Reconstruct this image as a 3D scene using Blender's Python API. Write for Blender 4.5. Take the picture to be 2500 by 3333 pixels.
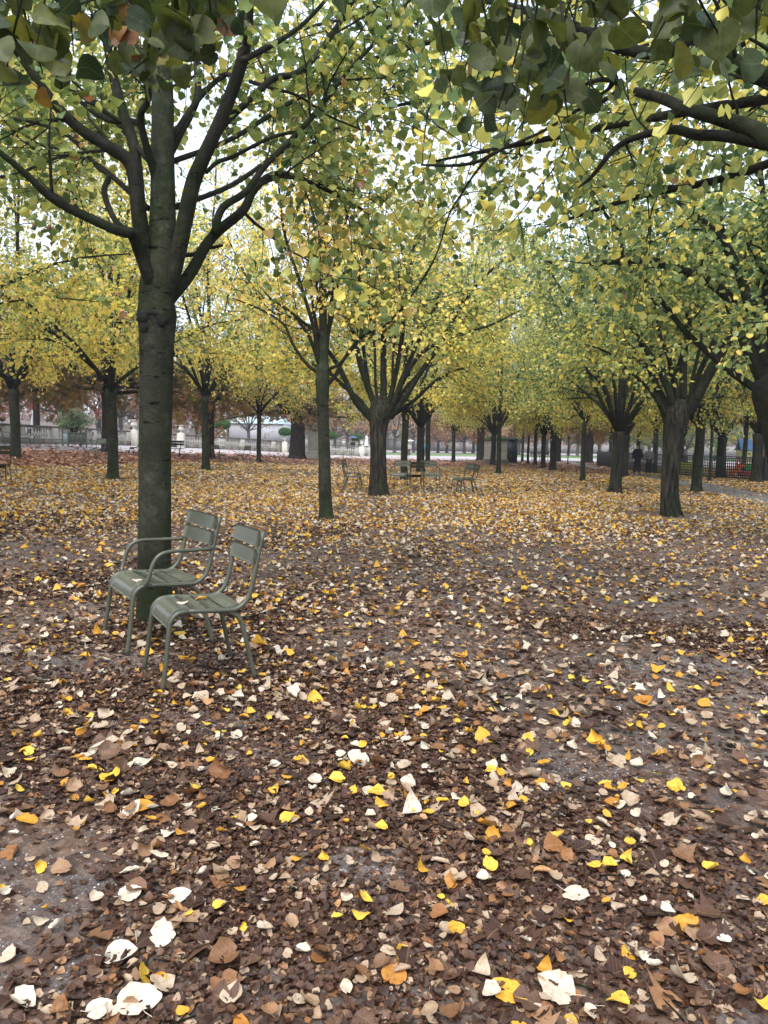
import bpy, bmesh, math, random
import numpy as np
from mathutils import Vector, Matrix

# ------------------------------------------------------------------ camera, sky, sun, exposure
S = bpy.context.scene
COL = S.collection
for _o in list(bpy.data.objects):
    bpy.data.objects.remove(_o)
CAM_H = 1.52
PITCH = math.radians(5.18)
ROLL = math.radians(1.0)
F_PX = 2500.0                       # focal length in pixels of the 2500 x 3333 photograph
_fw = np.array([0.0, math.cos(PITCH), -math.sin(PITCH)])
_r0 = np.array([1.0, 0.0, 0.0])
_u0 = np.array([0.0, math.sin(PITCH), math.cos(PITCH)])
_r = math.cos(ROLL) * _r0 + math.sin(ROLL) * _u0
_u = -math.sin(ROLL) * _r0 + math.cos(ROLL) * _u0
CPOS = np.array([0.0, 0.0, CAM_H])
cd = bpy.data.cameras.new('camera')
cam = bpy.data.objects.new('camera', cd)
COL.objects.link(cam)
cam.matrix_world = Matrix(((_r[0], _u[0], -_fw[0], 0), (_r[1], _u[1], -_fw[1], 0), (_r[2], _u[2], -_fw[2], CAM_H), (0, 0, 0, 1)))
cd.sensor_fit = 'VERTICAL'
cd.sensor_height = 24.0
cd.lens = 24.0 * F_PX / 3333.0
cd.clip_start = 0.05
cd.clip_end = 2000
S.camera = cam

W = bpy.data.worlds.new("World")
S.world = W
W.use_nodes = True
wn = W.node_tree
wn.nodes.clear()
_o = wn.nodes.new('ShaderNodeOutputWorld')
_b = wn.nodes.new('ShaderNodeBackground')
_s = wn.nodes.new('ShaderNodeTexSky')
_s.sky_type = 'NISHITA'
_s.sun_disc = False
_s.sun_elevation = math.radians(55)
_s.sun_rotation = math.radians(200)
_s.dust_density = 4.0
_s.air_density = 1.0
_s.ozone_density = 1.5
_h = wn.nodes.new('ShaderNodeHueSaturation')
_h.inputs['Saturation'].default_value = 0.35
_h.inputs['Value'].default_value = 1.0
_mx = wn.nodes.new('ShaderNodeMix')
_mx.data_type = 'RGBA'
_mx.inputs[0].default_value = 0.55
_mx.inputs[7].default_value = (7.9, 9.2, 11.0, 1)       # the even white of the cloud cover
wn.links.new(_s.outputs[0], _h.inputs['Color'])
wn.links.new(_h.outputs[0], _mx.inputs[6])
wn.links.new(_mx.outputs[2], _b.inputs['Color'])
_b.inputs['Strength'].default_value = 0.105
wn.links.new(_b.outputs[0], _o.inputs['Surface'])

sd = bpy.data.lights.new('sun', 'SUN')
sd.energy = 1.5
sd.angle = math.radians(40)
sd.color = (1.0, 0.97, 0.92)
sun = bpy.data.objects.new('sun', sd)
COL.objects.link(sun)
sun.rotation_euler = (math.radians(35), 0, math.radians(-20))

S.view_settings.view_transform = 'Standard'
S.view_settings.look = 'None'
S.view_settings.gamma = 1.0
S.view_settings.use_curve_mapping = False
S.view_settings.exposure = 1.22
S.render.engine = 'CYCLES'
S.cycles.max_bounces = 7
S.cycles.volume_bounces = 0
S.cycles.diffuse_bounces = 4
S.cycles.glossy_bounces = 2
S.cycles.transmission_bounces = 5
S.cycles.transparent_max_bounces = 4
S.cycles.caustics_reflective = False
S.cycles.caustics_refractive = False
S.cycles.use_denoising = True
S.cycles.use_adaptive_sampling = True
S.cycles.adaptive_threshold = 0.015

# ------------------------------------------------------------------ terrain and pixel helpers
def g(X):
    """height of the ground: flat, rising gently to the left"""
    t = (-X - 3.0) / 1.5
    return 0.065 * 1.5 * np.logaddexp(0.0, t)

def ray(px, py):
    d = _fw + (px - 1250.0) / F_PX * _r + (1666.5 - py) / F_PX * _u
    return d
def P(px, py, Y):
    """world point seen at (px, py) of the photograph and Y metres ahead"""
    d = ray(px, py)
    return CPOS + d * (Y / d[1])
def proj(p):
    v = np.asarray(p) - CPOS
    z = v @ _fw
    return 1250 + F_PX * (v @ _r) / z, 1666.5 - F_PX * (v @ _u) / z
def ground(px, py):
    d = ray(px, py)
    t = np.linspace(1, 400, 8000)
    h = CPOS[2] + d[2] * t - g(d[0] * t)
    i = np.argmax(h < 0)
    if h[i] >= 0:
        i = len(t) - 1
    t0 = t[max(i - 1, 0)]; t1 = t[i]
    for _ in range(25):
        tm = (t0 + t1) / 2
        if CPOS[2] + d[2] * tm - g(d[0] * tm) < 0: t1 = tm
        else: t0 = tm
    p = CPOS + d * t1
    return np.array([p[0], p[1], g(p[0])])
def gpos(px, Y):
    """ground point Y metres ahead that is seen in column px"""
    X = (px - 1250) / F_PX * Y
    for _ in range(6):
        q = proj((X, Y, g(X)))
        X += (px - q[0]) / F_PX * Y
    return np.array([X, Y, g(X)])

# ------------------------------------------------------------------ mesh building
class MB:
    def __init__(self):
        self.v = []; self.f = []; self.n = 0; self.a = []; self.c = []; self.veins = False
    def add(self, v, f, a=None, c=None):
        """v (n,3); f (m,k) ; a per-face values"""
        v = np.asarray(v, float); f = np.asarray(f, int)
        self.v.append(v); self.f.append(f + self.n); self.n += len(v)
        if self.veins: self.c.append(np.zeros((len(v), 3)) if c is None else c)
        if a is None: a = np.zeros(len(f))
        self.a.append(np.asarray(a, float))
    def box(self, c, s, rz=0.0, rx=0.0):
        x, y, z = s[0] / 2, s[1] / 2, s[2] / 2
        v = np.array([[-x, -y, -z], [x, -y, -z], [x, y, -z], [-x, y, -z], [-x, -y, z], [x, -y, z], [x, y, z], [-x, y, z]])
        if rx:
            cx, sx = math.cos(rx), math.sin(rx)
            v = v @ np.array([[1, 0, 0], [0, cx, sx], [0, -sx, cx]])
        if rz:
            cz, sz = math.cos(rz), math.sin(rz)
            v = v @ np.array([[cz, sz, 0], [-sz, cz, 0], [0, 0, 1]])
        self.add(v + np.asarray(c), [[3, 2, 1, 0], [4, 5, 6, 7], [0, 1, 5, 4], [1, 2, 6, 5], [2, 3, 7, 6], [3, 0, 4, 7]])
        return self
    def tube(self, pts, rad, k=8, cap=True, bump=0.0, rng=None, flute=0.0):
        pts = np.asarray(pts, float); n = len(pts)
        rad = np.broadcast_to(np.asarray(rad, float), (n,)).copy()
        if cap:
            pts = np.vstack([pts[:1], pts, pts[-1:]]); rad = np.concatenate([[1e-4], rad, [1e-4]]); n += 2
        T = np.zeros_like(pts)
        T[1:-1] = pts[2:] - pts[:-2]; T[0] = pts[1] - pts[0]; T[-1] = pts[-1] - pts[-2]
        if cap:
            T[0] = pts[2] - pts[1]; T[-1] = pts[-2] - pts[-3]; T[1] = T[0]; T[-2] = T[-1]
        T /= np.linalg.norm(T, axis=1)[:, None] + 1e-12
        u = np.cross(T[0], [0, 0, 1.0])
        if np.linalg.norm(u) < 0.1: u = np.cross(T[0], [1.0, 0, 0])
        u /= np.linalg.norm(u)
        ang = np.arange(k) / k * 2 * math.pi
        V = np.zeros((n, k, 3))
        for i in range(n):
            u = u - T[i] * (u @ T[i]); u /= np.linalg.norm(u) + 1e-12
            w = np.cross(T[i], u)
            r = rad[i] * np.ones(k)
            if bump and rng is not None:
                if i == 0: ph = rng.random(6) * 6.28
                r = r * (1 + bump * (np.sin(2 * ang + ph[0] + i * .35) * .5 + np.sin(3 * ang + ph[1] - i * .5) * .4 + .3 * math.sin(i * 1.7 + ph[2])))
            if flute:
                r = r * (1 + flute * (np.sin(7 * ang + .08 * i) * .6 + np.sin(11 * ang + 1 - .1 * i) * .4))
            V[i] = pts[i] + r[:, None] * (np.cos(ang)[:, None] * u + np.sin(ang)[:, None] * w)
        i, j = np.meshgrid(np.arange(n - 1), np.arange(k), indexing='ij')
        a = i * k + j; b = i * k + (j + 1) % k
        f = np.stack([a, b, b + k, a + k], -1).reshape(-1, 4)
        self.add(V.reshape(-1, 3), f)
        return self
    def lathe(self, prof, c=(0, 0, 0), k=12):
        """prof list of (r, z)"""
        prof = [(0.0005, prof[0][1])] + list(prof) + [(0.0005, prof[-1][1])]
        pr = np.array(prof, float); n = len(pr)
        ang = np.arange(k) / k * 2 * math.pi
        V = np.zeros((n, k, 3))
        V[:, :, 0] = pr[:, :1] * np.cos(ang); V[:, :, 1] = pr[:, :1] * np.sin(ang); V[:, :, 2] = pr[:, 1:2]
        i, j = np.meshgrid(np.arange(n - 1), np.arange(k), indexing='ij')
        a = i * k + j; b = i * k + (j + 1) % k
        self.add(V.reshape(-1, 3) + np.asarray(c, float), np.stack([a, b, b + k, a + k], -1).reshape(-1, 4))
        return self
    def extrude(self, poly, d0, d1, fn):
        """polygon (list of 2D) between depths d0,d1; fn maps (a, b, d) -> xyz"""
        n = len(poly)
        v = [fn(a, b, d0) for a, b in poly] + [fn(a, b, d1) for a, b in poly]
        self.add(v, [[i, (i + 1) % n, (i + 1) % n + n, i + n] for i in range(n)])
        self.add([fn(a, b, d0) for a, b in poly], [list(range(n))[::-1]])
        self.add([fn(a, b, d1) for a, b in poly], [list(range(n))])
        return self
    def mesh(self, name, mats, smooth=False, attr=None):
        me = bpy.data.meshes.new(name)
        V = np.vstack(self.v)
        tot = [len(f) for f in self.f]
        ks = np.concatenate([np.full(len(f), f.shape[1]) for f in self.f])
        L = np.concatenate([f.ravel() for f in self.f])
        me.vertices.add(len(V)); me.vertices.foreach_set('co', V.ravel().astype(np.float32))
        me.loops.add(len(L)); me.loops.foreach_set('vertex_index', L.astype(np.int32))
        me.polygons.add(len(ks))
        st = np.concatenate([[0], np.cumsum(ks)[:-1]])
        me.polygons.foreach_set('loop_start', st.astype(np.int32))
        try: me.polygons.foreach_set('loop_total', ks.astype(np.int32))
        except Exception: pass
        if attr:
            at = me.attributes.new(attr, 'FLOAT', 'FACE')
            at.data.foreach_set('value', np.concatenate(self.a).astype(np.float32))
        if self.veins:
            at = me.attributes.new('leafco', 'FLOAT_VECTOR', 'POINT'); at.data.foreach_set('vector', np.vstack(self.c).ravel().astype(np.float32))
        for m in (mats if isinstance(mats, (list, tuple)) else [mats]):
            me.materials.append(m)
        me.update(calc_edges=True)
        if smooth:
            me.polygons.foreach_set('use_smooth', np.ones(len(ks), bool))
        me.validate()
        return me
    def build(self, name, mats, parent=None, smooth=False, attr=None, bevel=0.0):
        me = self.mesh(name, mats, smooth, attr)
        o = bpy.data.objects.new(name, me)
        COL.objects.link(o)
        if parent is not None: o.parent = parent
        if bevel:
            b = o.modifiers.new('bevel', 'BEVEL'); b.width = bevel; b.segments = 2; b.limit_method = 'ANGLE'
        return o

def tag(o, label=None, cat=None, group=None, kind=None):
    if label: o['label'] = label
    if cat: o['category'] = cat
    if group: o['group'] = group
    if kind: o['kind'] = kind
    return o
def empty(name, loc, rz=0.0, label=None, cat=None, group=None):
    o = bpy.data.objects.new(name, None)
    COL.objects.link(o)
    o.empty_display_size = 0.2
    o.location = [float(x) for x in loc]; o.rotation_euler = (0, 0, rz)
    return tag(o, label, cat, group)
def copy_tree(o, parent=None):
    c = o.copy(); COL.objects.link(c)
    if parent is not None: c.parent = parent
    for ch in list(o.children): copy_tree(ch, c)
    return c

def catmull(pts, m=6):
    p = np.asarray(pts, float)
    q = np.vstack([2 * p[0] - p[1], p, 2 * p[-1] - p[-2]])
    out = []
    for i in range(1, len(q) - 2):
        for t in np.arange(m) / m:
            out.append(0.5 * ((2 * q[i]) + (-q[i - 1] + q[i + 1]) * t + (2 * q[i - 1] - 5 * q[i] + 4 * q[i + 1] - q[i + 2]) * t * t + (-q[i - 1] + 3 * q[i] - 3 * q[i + 1] + q[i + 2]) * t ** 3))
    out.append(q[-2])
    return np.array(out)

# ------------------------------------------------------------------ materials
def nmat(name):
    m = bpy.data.materials.new(name); m.use_nodes = True
    nt = m.node_tree; nt.nodes.clear()
    out = nt.nodes.new('ShaderNodeOutputMaterial')
    b = nt.nodes.new('ShaderNodeBsdfPrincipled')
    nt.links.new(b.outputs[0], out.inputs['Surface'])
    return m, nt, b, out
def N(nt, t, **kw):
    n = nt.nodes.new(t)
    for k, v in kw.items():
        if k.startswith('i_'): n.inputs[k[2:].replace('_', ' ')].default_value = v
        else: setattr(n, k, v)
    return n
def ramp(nt, stops, interp='LINEAR'):
    r = nt.nodes.new('ShaderNodeValToRGB')
    e = r.color_ramp
    e.interpolation = interp
    while len(e.elements) < len(stops): e.elements.new(0.5)
    for k, (p, c) in enumerate(stops):
        e.elements[k].position = p
        e.elements[k].color = (c[0], c[1], c[2], 1)
    return r
def mixc(nt, a, b, fac):
    m = nt.nodes.new('ShaderNodeMix'); m.data_type = 'RGBA'
    for s, idx in ((fac, 0), (a, 6), (b, 7)):
        if hasattr(s, 'links') or hasattr(s, 'is_linked'): nt.links.new(s, m.inputs[idx])
        else: m.inputs[idx].default_value = s if idx == 0 else (*s, 1)
    return m.outputs[2]
def noise(nt, co, scale, detail=5, rough=.6, mapping=None):
    if mapping is not None:
        mp = N(nt, 'ShaderNodeMapping'); mp.inputs['Scale'].default_value = mapping
        nt.links.new(co, mp.inputs['Vector']); co = mp.outputs[0]
    n = N(nt, 'ShaderNodeTexNoise'); n.inputs['Scale'].default_value = scale
    n.inputs['Detail'].default_value = detail; n.inputs['Roughness'].default_value = rough
    nt.links.new(co, n.inputs['Vector'])
    return n.outputs['Fac']
def bump(nt, b, h, strength=.5, dist=.01):
    bp = N(nt, 'ShaderNodeBump'); bp.inputs['Strength'].default_value = strength; bp.inputs['Distance'].default_value = dist
    nt.links.new(h, bp.inputs['Height']); nt.links.new(bp.outputs[0], b.inputs['Normal'])
    return bp
def simple(name, c1, c2=None, rough=.6, scale=6, bstr=.2, bdist=.005, metal=0.0, spec=.4, detail=6, mapping=None):
    m, nt, b, out = nmat(name)
    tc = N(nt, 'ShaderNodeTexCoord').outputs['Object']
    c2 = c2 or tuple(x * .7 for x in c1)
    f = noise(nt, tc, scale, detail, .65, mapping)
    r = ramp(nt, [(.32, c1), (.68, c2)]); nt.links.new(f, r.inputs[0])
    nt.links.new(r.outputs[0], b.inputs['Base Color'])
    b.inputs['Roughness'].default_value = rough; b.inputs['Metallic'].default_value = metal
    b.inputs['Specular IOR Level'].default_value = spec
    if bstr: bump(nt, b, noise(nt, tc, scale * 6, 4, .6, mapping), bstr, bdist)
    return m

def veins(nt, col, amount, tone):
    """midrib and side veins drawn in the blade's own coordinates"""
    at = N(nt, 'ShaderNodeAttribute', attribute_name='leafco')
    sp = N(nt, 'ShaderNodeSeparateXYZ'); nt.links.new(at.outputs['Vector'], sp.inputs[0])
    def mth(op, x, y=None):
        n = N(nt, 'ShaderNodeMath', operation=op)
        for k, q in ((0, x), (1, y)):
            if q is None: continue
            if isinstance(q, (int, float)): n.inputs[k].default_value = q
            else: nt.links.new(q, n.inputs[k])
        return n.outputs[0]
    d = mth('ABSOLUTE', sp.outputs[0])
    s = mth('FRACT', mth('MULTIPLY', mth('SUBTRACT', sp.outputs[1], mth('MULTIPLY', d, .8)), 6.5))
    side = mth('GREATER_THAN', mth('ABSOLUTE', mth('SUBTRACT', s, .5)), .42)
    rib = mth('LESS_THAN', d, .022)
    f = mth('MULTIPLY', mth('MULTIPLY', mth('MAXIMUM', mth('MULTIPLY', side, .6), rib), sp.outputs[2]), amount)
    return mixc(nt, col, tone, f)
def leaf_mat(name, stops, trans=.45, rough=.42, tsat=1.15, bias=True, vein=None):
    """stops: ramp over the leaf's own value (plus the tree's bias)"""
    m, nt, b, out = nmat(name)
    at = N(nt, 'ShaderNodeAttribute', attribute_name='v')
    fac = at.outputs['Fac']
    if bias:
        oi = N(nt, 'ShaderNodeObjectInfo')
        sp = N(nt, 'ShaderNodeSeparateColor'); nt.links.new(oi.outputs['Color'], sp.inputs[0])
        ad = N(nt, 'ShaderNodeMath', operation='ADD'); nt.links.new(fac, ad.inputs[0]); nt.links.new(sp.outputs[0], ad.inputs[1])
        sb = N(nt, 'ShaderNodeMath', operation='SUBTRACT', use_clamp=True); nt.links.new(ad.outputs[0], sb.inputs[0]); sb.inputs[1].default_value = .5
        fac = sb.outputs[0]
    r = ramp(nt, stops); nt.links.new(fac, r.inputs[0])
    rc = r.outputs[0]
    if vein:
        tc = N(nt, 'ShaderNodeTexCoord').outputs['Object']
        r2 = ramp(nt, [(.35, (.7, .72, .7)), (.6, (1.1, 1.08, 1))]); nt.links.new(noise(nt, tc, 30, 4, .6), r2.inputs[0])
        mm = nt.nodes.new('ShaderNodeMix'); mm.data_type = 'RGBA'; mm.blend_type = 'MULTIPLY'; mm.inputs[0].default_value = 1
        nt.links.new(rc, mm.inputs[6]); nt.links.new(r2.outputs[0], mm.inputs[7])
        rc = veins(nt, mm.outputs[2], .55, vein)
    nt.links.new(rc, b.inputs['Base Color'])
    b.inputs['Roughness'].default_value = rough
    b.inputs['Specular IOR Level'].default_value = .35
    tr = N(nt, 'ShaderNodeBsdfTranslucent')
    hs = N(nt, 'ShaderNodeHueSaturation'); hs.inputs['Saturation'].default_value = tsat; hs.inputs['Value'].default_value = 1.25
    nt.links.new(rc, hs.inputs['Color']); nt.links.new(hs.outputs[0], tr.inputs['Color'])
    ms = N(nt, 'ShaderNodeMixShader'); ms.inputs[0].default_value = trans
    nt.links.new(b.outputs[0], ms.inputs[1]); nt.links.new(tr.outputs[0], ms.inputs[2])
    nt.links.new(ms.outputs[0], out.inputs['Surface'])
    return m

LINDEN = [(0, (.05, .105, .045)), (.2, (.14, .21, .075)), (.4, (.33, .39, .13)), (.58, (.74, .66, .15)), (.78, (.95, .74, .15)), (.93, (.93, .66, .24)), (1, (.36, .20, .10))]
M = {}
M['linden'] = leaf_mat('linden_leaves', LINDEN, .48, .36, .98)
M['linden_near'] = leaf_mat('linden_leaves_near', [(0, (.04, .08, .03)), (.35, (.085, .135, .04)), (.6, (.22, .27, .07)), (.8, (.50, .48, .12)), (.93, (.70, .52, .15)), (1, (.28, .13, .06))], .36, .36, 1.05)  # near leaves: shade of their undersides put into darker greens
M['linden_shade'] = leaf_mat('linden_leaves_backlit', [(0, (.016, .034, .014)), (.35, (.042, .062, .018)), (.65, (.085, .10, .026)), (.88, (.18, .18, .04)), (.96, (.30, .15, .05)), (1, (.22, .09, .04))], .36, .5, 1.15, vein=(.11, .13, .05))  # overhead leaves: backlit darkness painted into the blade colour
M['chestnut'] = leaf_mat('chestnut_leaves', [(0, (.05, .08, .02)), (.25, (.13, .13, .03)), (.5, (.21, .13, .035)), (.75, (.28, .13, .04)), (1, (.18, .07, .03))], .35)
M['far'] = leaf_mat('far_leaves', [(0, (.10, .18, .05)), (.25, (.22, .24, .08)), (.45, (.36, .25, .14)), (.65, (.46, .24, .15)), (.85, (.46, .19, .15)), (1, (.36, .14, .12))], .4)
M['bush'] = leaf_mat('bush_leaves', [(0, (.10, .18, .08)), (.5, (.26, .36, .19)), (.85, (.46, .52, .32)), (1, (.45, .36, .15))], .35, bias=False)
M['box_leaf'] = leaf_mat('box_leaves', [(0, (.02, .08, .015)), (1, (.07, .2, .04))], .3, bias=False)
_lit = [(0, (.028, .012, .010)), (.14, (.058, .024, .018)), (.28, (.10, .047, .031)), (.40, (.165, .095, .063)), (.48, (.30, .125, .04)), (.55, (.40, .27, .18)), (.65, (.60, .48, .36)), (.765, (.74, .68, .57)), (.80, (.50, .21, .035)), (.86, (.72, .38, .04)), (.94, (.85, .52, .06)), (1, (.84, .60, .09))]
def litter_mat():
    m, nt, b, out = nmat('fallen_leaf')
    at = N(nt, 'ShaderNodeAttribute', attribute_name='v')
    r = ramp(nt, _lit); nt.links.new(at.outputs['Fac'], r.inputs[0])
    tc = N(nt, 'ShaderNodeTexCoord').outputs['Object']
    f = noise(nt, tc, 55, 5, .7)
    r2 = ramp(nt, [(.28, (.45, .36, .28)), (.42, (.82, .78, .72)), (.58, (1, 1, 1))]); nt.links.new(f, r2.inputs[0])
    mm = nt.nodes.new('ShaderNodeMix'); mm.data_type = 'RGBA'; mm.blend_type = 'MULTIPLY'; mm.inputs[0].default_value = 1
    nt.links.new(r.outputs[0], mm.inputs[6]); nt.links.new(r2.outputs[0], mm.inputs[7])
    vc = veins(nt, mm.outputs[2], .35, (.32, .22, .10))
    nt.links.new(vc, b.inputs['Base Color'])
    b.inputs['Roughness'].default_value = .5; b.inputs['Specular IOR Level'].default_value = .35
    bump(nt, b, noise(nt, tc, 160, 3, .6), .5, .003)
    tr = N(nt, 'ShaderNodeBsdfTranslucent'); nt.links.new(mm.outputs[2], tr.inputs['Color'])
    ms = N(nt, 'ShaderNodeMixShader'); ms.inputs[0].default_value = .15
    nt.links.new(b.outputs[0], ms.inputs[1]); nt.links.new(tr.outputs[0], ms.inputs[2])
    nt.links.new(ms.outputs[0], out.inputs['Surface'])
    return m
M['litter'] = litter_mat()
def peb_mat():
    m, nt, b, out = nmat('pebble'); at = N(nt, 'ShaderNodeAttribute', attribute_name='v')
    r = ramp(nt, [(0, (.07, .06, .055)), (.6, (.17, .155, .145)), (.9, (.30, .28, .26)), (1, (.6, .58, .55))]); nt.links.new(at.outputs['Fac'], r.inputs[0]); nt.links.new(r.outputs[0], b.inputs['Base Color']); b.inputs['Roughness'].default_value = .75
    return m
M['pebble'] = peb_mat()

def bark_mat(name, base, dark, green, style):
    m, nt, b, out = nmat(name)
    tc = N(nt, 'ShaderNodeTexCoord').outputs['Object']
    f = noise(nt, tc, 3.0, 6, .65)
    r = ramp(nt, [(.3, dark), (.62, base)]); nt.links.new(f, r.inputs[0])
    c = r.outputs[0]
    gm = ramp(nt, [(.45, (0, 0, 0)), (.62, (1, 1, 1))]); nt.links.new(noise(nt, tc, 2.1, 4, .6, (1, 1, .35)), gm.inputs[0])
    c = mixc(nt, c, green, gm.outputs[0])
    if style == 'smooth':
        # horizontal scars and pale lichen specks
        sc = ramp(nt, [(.635, (0, 0, 0)), (.67, (1, 1, 1))]); nt.links.new(noise(nt, tc, 2.6, 3, .6, (1.6, 1.6, 7)), sc.inputs[0])
        c = mixc(nt, c, tuple(x * .2 for x in dark), sc.outputs[0])
        pt = ramp(nt, [(.5, (0, 0, 0)), (.68, (.8, .8, .8))]); nt.links.new(noise(nt, tc, 5.5, 7, .75), pt.inputs[0])
        c = mixc(nt, c, tuple(x * 2.1 for x in base), pt.outputs[0])
        vo = N(nt, 'ShaderNodeTexVoronoi'); vo.inputs['Scale'].default_value = 38; nt.links.new(tc, vo.inputs['Vector'])
        vr = ramp(nt, [(.09, (1, 1, 1)), (.2, (0, 0, 0))]); nt.links.new(vo.outputs['Distance'], vr.inputs[0])
        nm = ramp(nt, [(.5, (0, 0, 0)), (.7, (.7, .7, .7))]); nt.links.new(noise(nt, tc, 9, 3), nm.inputs[0])
        mu = N(nt, 'ShaderNodeMath', operation='MULTIPLY'); nt.links.new(vr.outputs[0], mu.inputs[0]); nt.links.new(nm.outputs[0], mu.inputs[1])
        c = mixc(nt, c, (.15, .16, .10), mu.outputs[0])
        h = noise(nt, tc, 20, 7, .75, (1.3, 1.3, .8))
        bump(nt, b, h, .9, .035)
    else:
        # vertical ridges
        h = noise(nt, tc, 9, 5, .6, (2.4, 2.4, .28))
        rr = ramp(nt, [(.36, (0, 0, 0)), (.56, (1, 1, 1))]); nt.links.new(h, rr.inputs[0])
        c = mixc(nt, tuple(x * .35 for x in dark), c, rr.outputs[0])
        bump(nt, b, rr.outputs[0], .9, .03)
    nt.links.new(c, b.inputs['Base Color'])
    b.inputs['Roughness'].default_value = .9; b.inputs['Specular IOR Level'].default_value = .12
    return m
M['bark'] = bark_mat('smooth_bark', (.040, .041, .028), (.015, .017, .011), (.026, .037, .013), 'smooth')
M['bark_dark'] = bark_mat('limb_bark', (.026, .024, .018), (.010, .010, .008), (.018, .026, .008), 'smooth')
M['bark_ridge'] = bark_mat('ridged_bark', (.065, .058, .046), (.03, .026, .021), (.036, .043, .02), 'ridge')
M['bark_old'] = bark_mat('old_chestnut_bark', (.075, .053, .045), (.035, .025, .022), (.05, .043, .033), 'ridge')
M['bark_far'] = simple('far_bark', (.11, .095, .09), (.06, .05, .048), .9, 3)
M['moss'] = simple('knot_bark', (.007, .007, .006), (.014, .014, .009), .95, 20, .9, .02)

def soil_mat():
    m, nt, b, out = nmat('damp_soil')
    tc = N(nt, 'ShaderNodeTexCoord').outputs['Object']
    f = noise(nt, tc, .55, 5, .6)
    r = ramp(nt, [(.35, (.10, .075, .066)), (.65, (.18, .158, .15))]); nt.links.new(f, r.inputs[0])
    f2 = noise(nt, tc, 90, 4, .75)
    r2 = ramp(nt, [(.35, (.45, .43, .42)), (.6, (1.1, 1.05, 1)), (.74, (2.4, 2.4, 2.4))]); nt.links.new(f2, r2.inputs[0])
    mm = nt.nodes.new('ShaderNodeMix'); mm.data_type = 'RGBA'; mm.blend_type = 'MULTIPLY'; mm.inputs[0].default_value = 1
    nt.links.new(r.outputs[0], mm.inputs[6]); nt.links.new(r2.outputs[0], mm.inputs[7])
    c = mm.outputs[2]
    # crumbs of old leaves pressed into the soil
    vo = N(nt, 'ShaderNodeTexVoronoi'); vo.inputs['Scale'].default_value = 24; vo.inputs['Randomness'].default_value = 1; nt.links.new(tc, vo.inputs['Vector'])
    cr = ramp(nt, [(0, (.05, .022, .014)), (.5, (.10, .05, .03)), (.8, (.19, .11, .07)), (1, (.3, .2, .14))]); 
    sx = N(nt, 'ShaderNodeSeparateColor'); nt.links.new(vo.outputs['Color'], sx.inputs[0]); nt.links.new(sx.outputs[0], cr.inputs[0])
    mk = ramp(nt, [(.42, (0, 0, 0)), (.56, (.85, .85, .85))]); nt.links.new(noise(nt, tc, 2.2, 5, .7), mk.inputs[0])
    c = mixc(nt, c, cr.outputs[0], mk.outputs[0])
    nt.links.new(c, b.inputs['Base Color'])
    b.inputs['Roughness'].default_value = .8; b.inputs['Specular IOR Level'].default_value = .3
    bump(nt, b, noise(nt, tc, 60, 6, .75), .8, .012)
    return m
M['soil'] = soil_mat()
M['gravel'] = simple('pale_gravel', (.44, .40, .40), (.35, .30, .30), .85, 4, .3, .01)
M['asphalt'] = simple('grey_path', (.17, .155, .15), (.11, .098, .095), .85, 8, .4, .008)
M['grass'] = simple('lawn_grass', (.10, .20, .05), (.16, .24, .08), .9, 3, .4, .02)
M['stone'] = simple('weathered_stone', (.68, .65, .59), (.48, .445, .39), .85, 2.2, .4, .01)
M['stone_dark'] = simple('mossy_stone', (.26, .24, .205), (.13, .12, .095), .9, 2.5, .5, .01)
M['marble'] = simple('white_marble', (.72, .72, .72), (.5, .5, .52), .6, 2, .2, .01)
M['wall_far'] = simple('far_wall', (.30, .28, .27), (.22, .2, .19), .9, 1.2, .2, .02)
M['chair'] = simple('grey_green_paint', (.085, .088, .062), (.06, .064, .044), .33, 9, .12, .002, 0, .5)
M['chair_slat'] = simple('slat_paint', (.105, .112, .084), (.08, .085, .062), .27, 5, .15, .003, 0, .55)
M['chair_dark'] = simple('dark_brown_green_paint', (.06, .055, .028), (.045, .04, .02), .4, 9, .12, .002)
M['iron'] = simple('dark_iron', (.018, .019, .022), (.03, .03, .033), .55, 9, .1, .002)
M['navy'] = simple('navy_paint', (.018, .03, .05), (.012, .02, .035), .5, 5, .1, .002)

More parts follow.
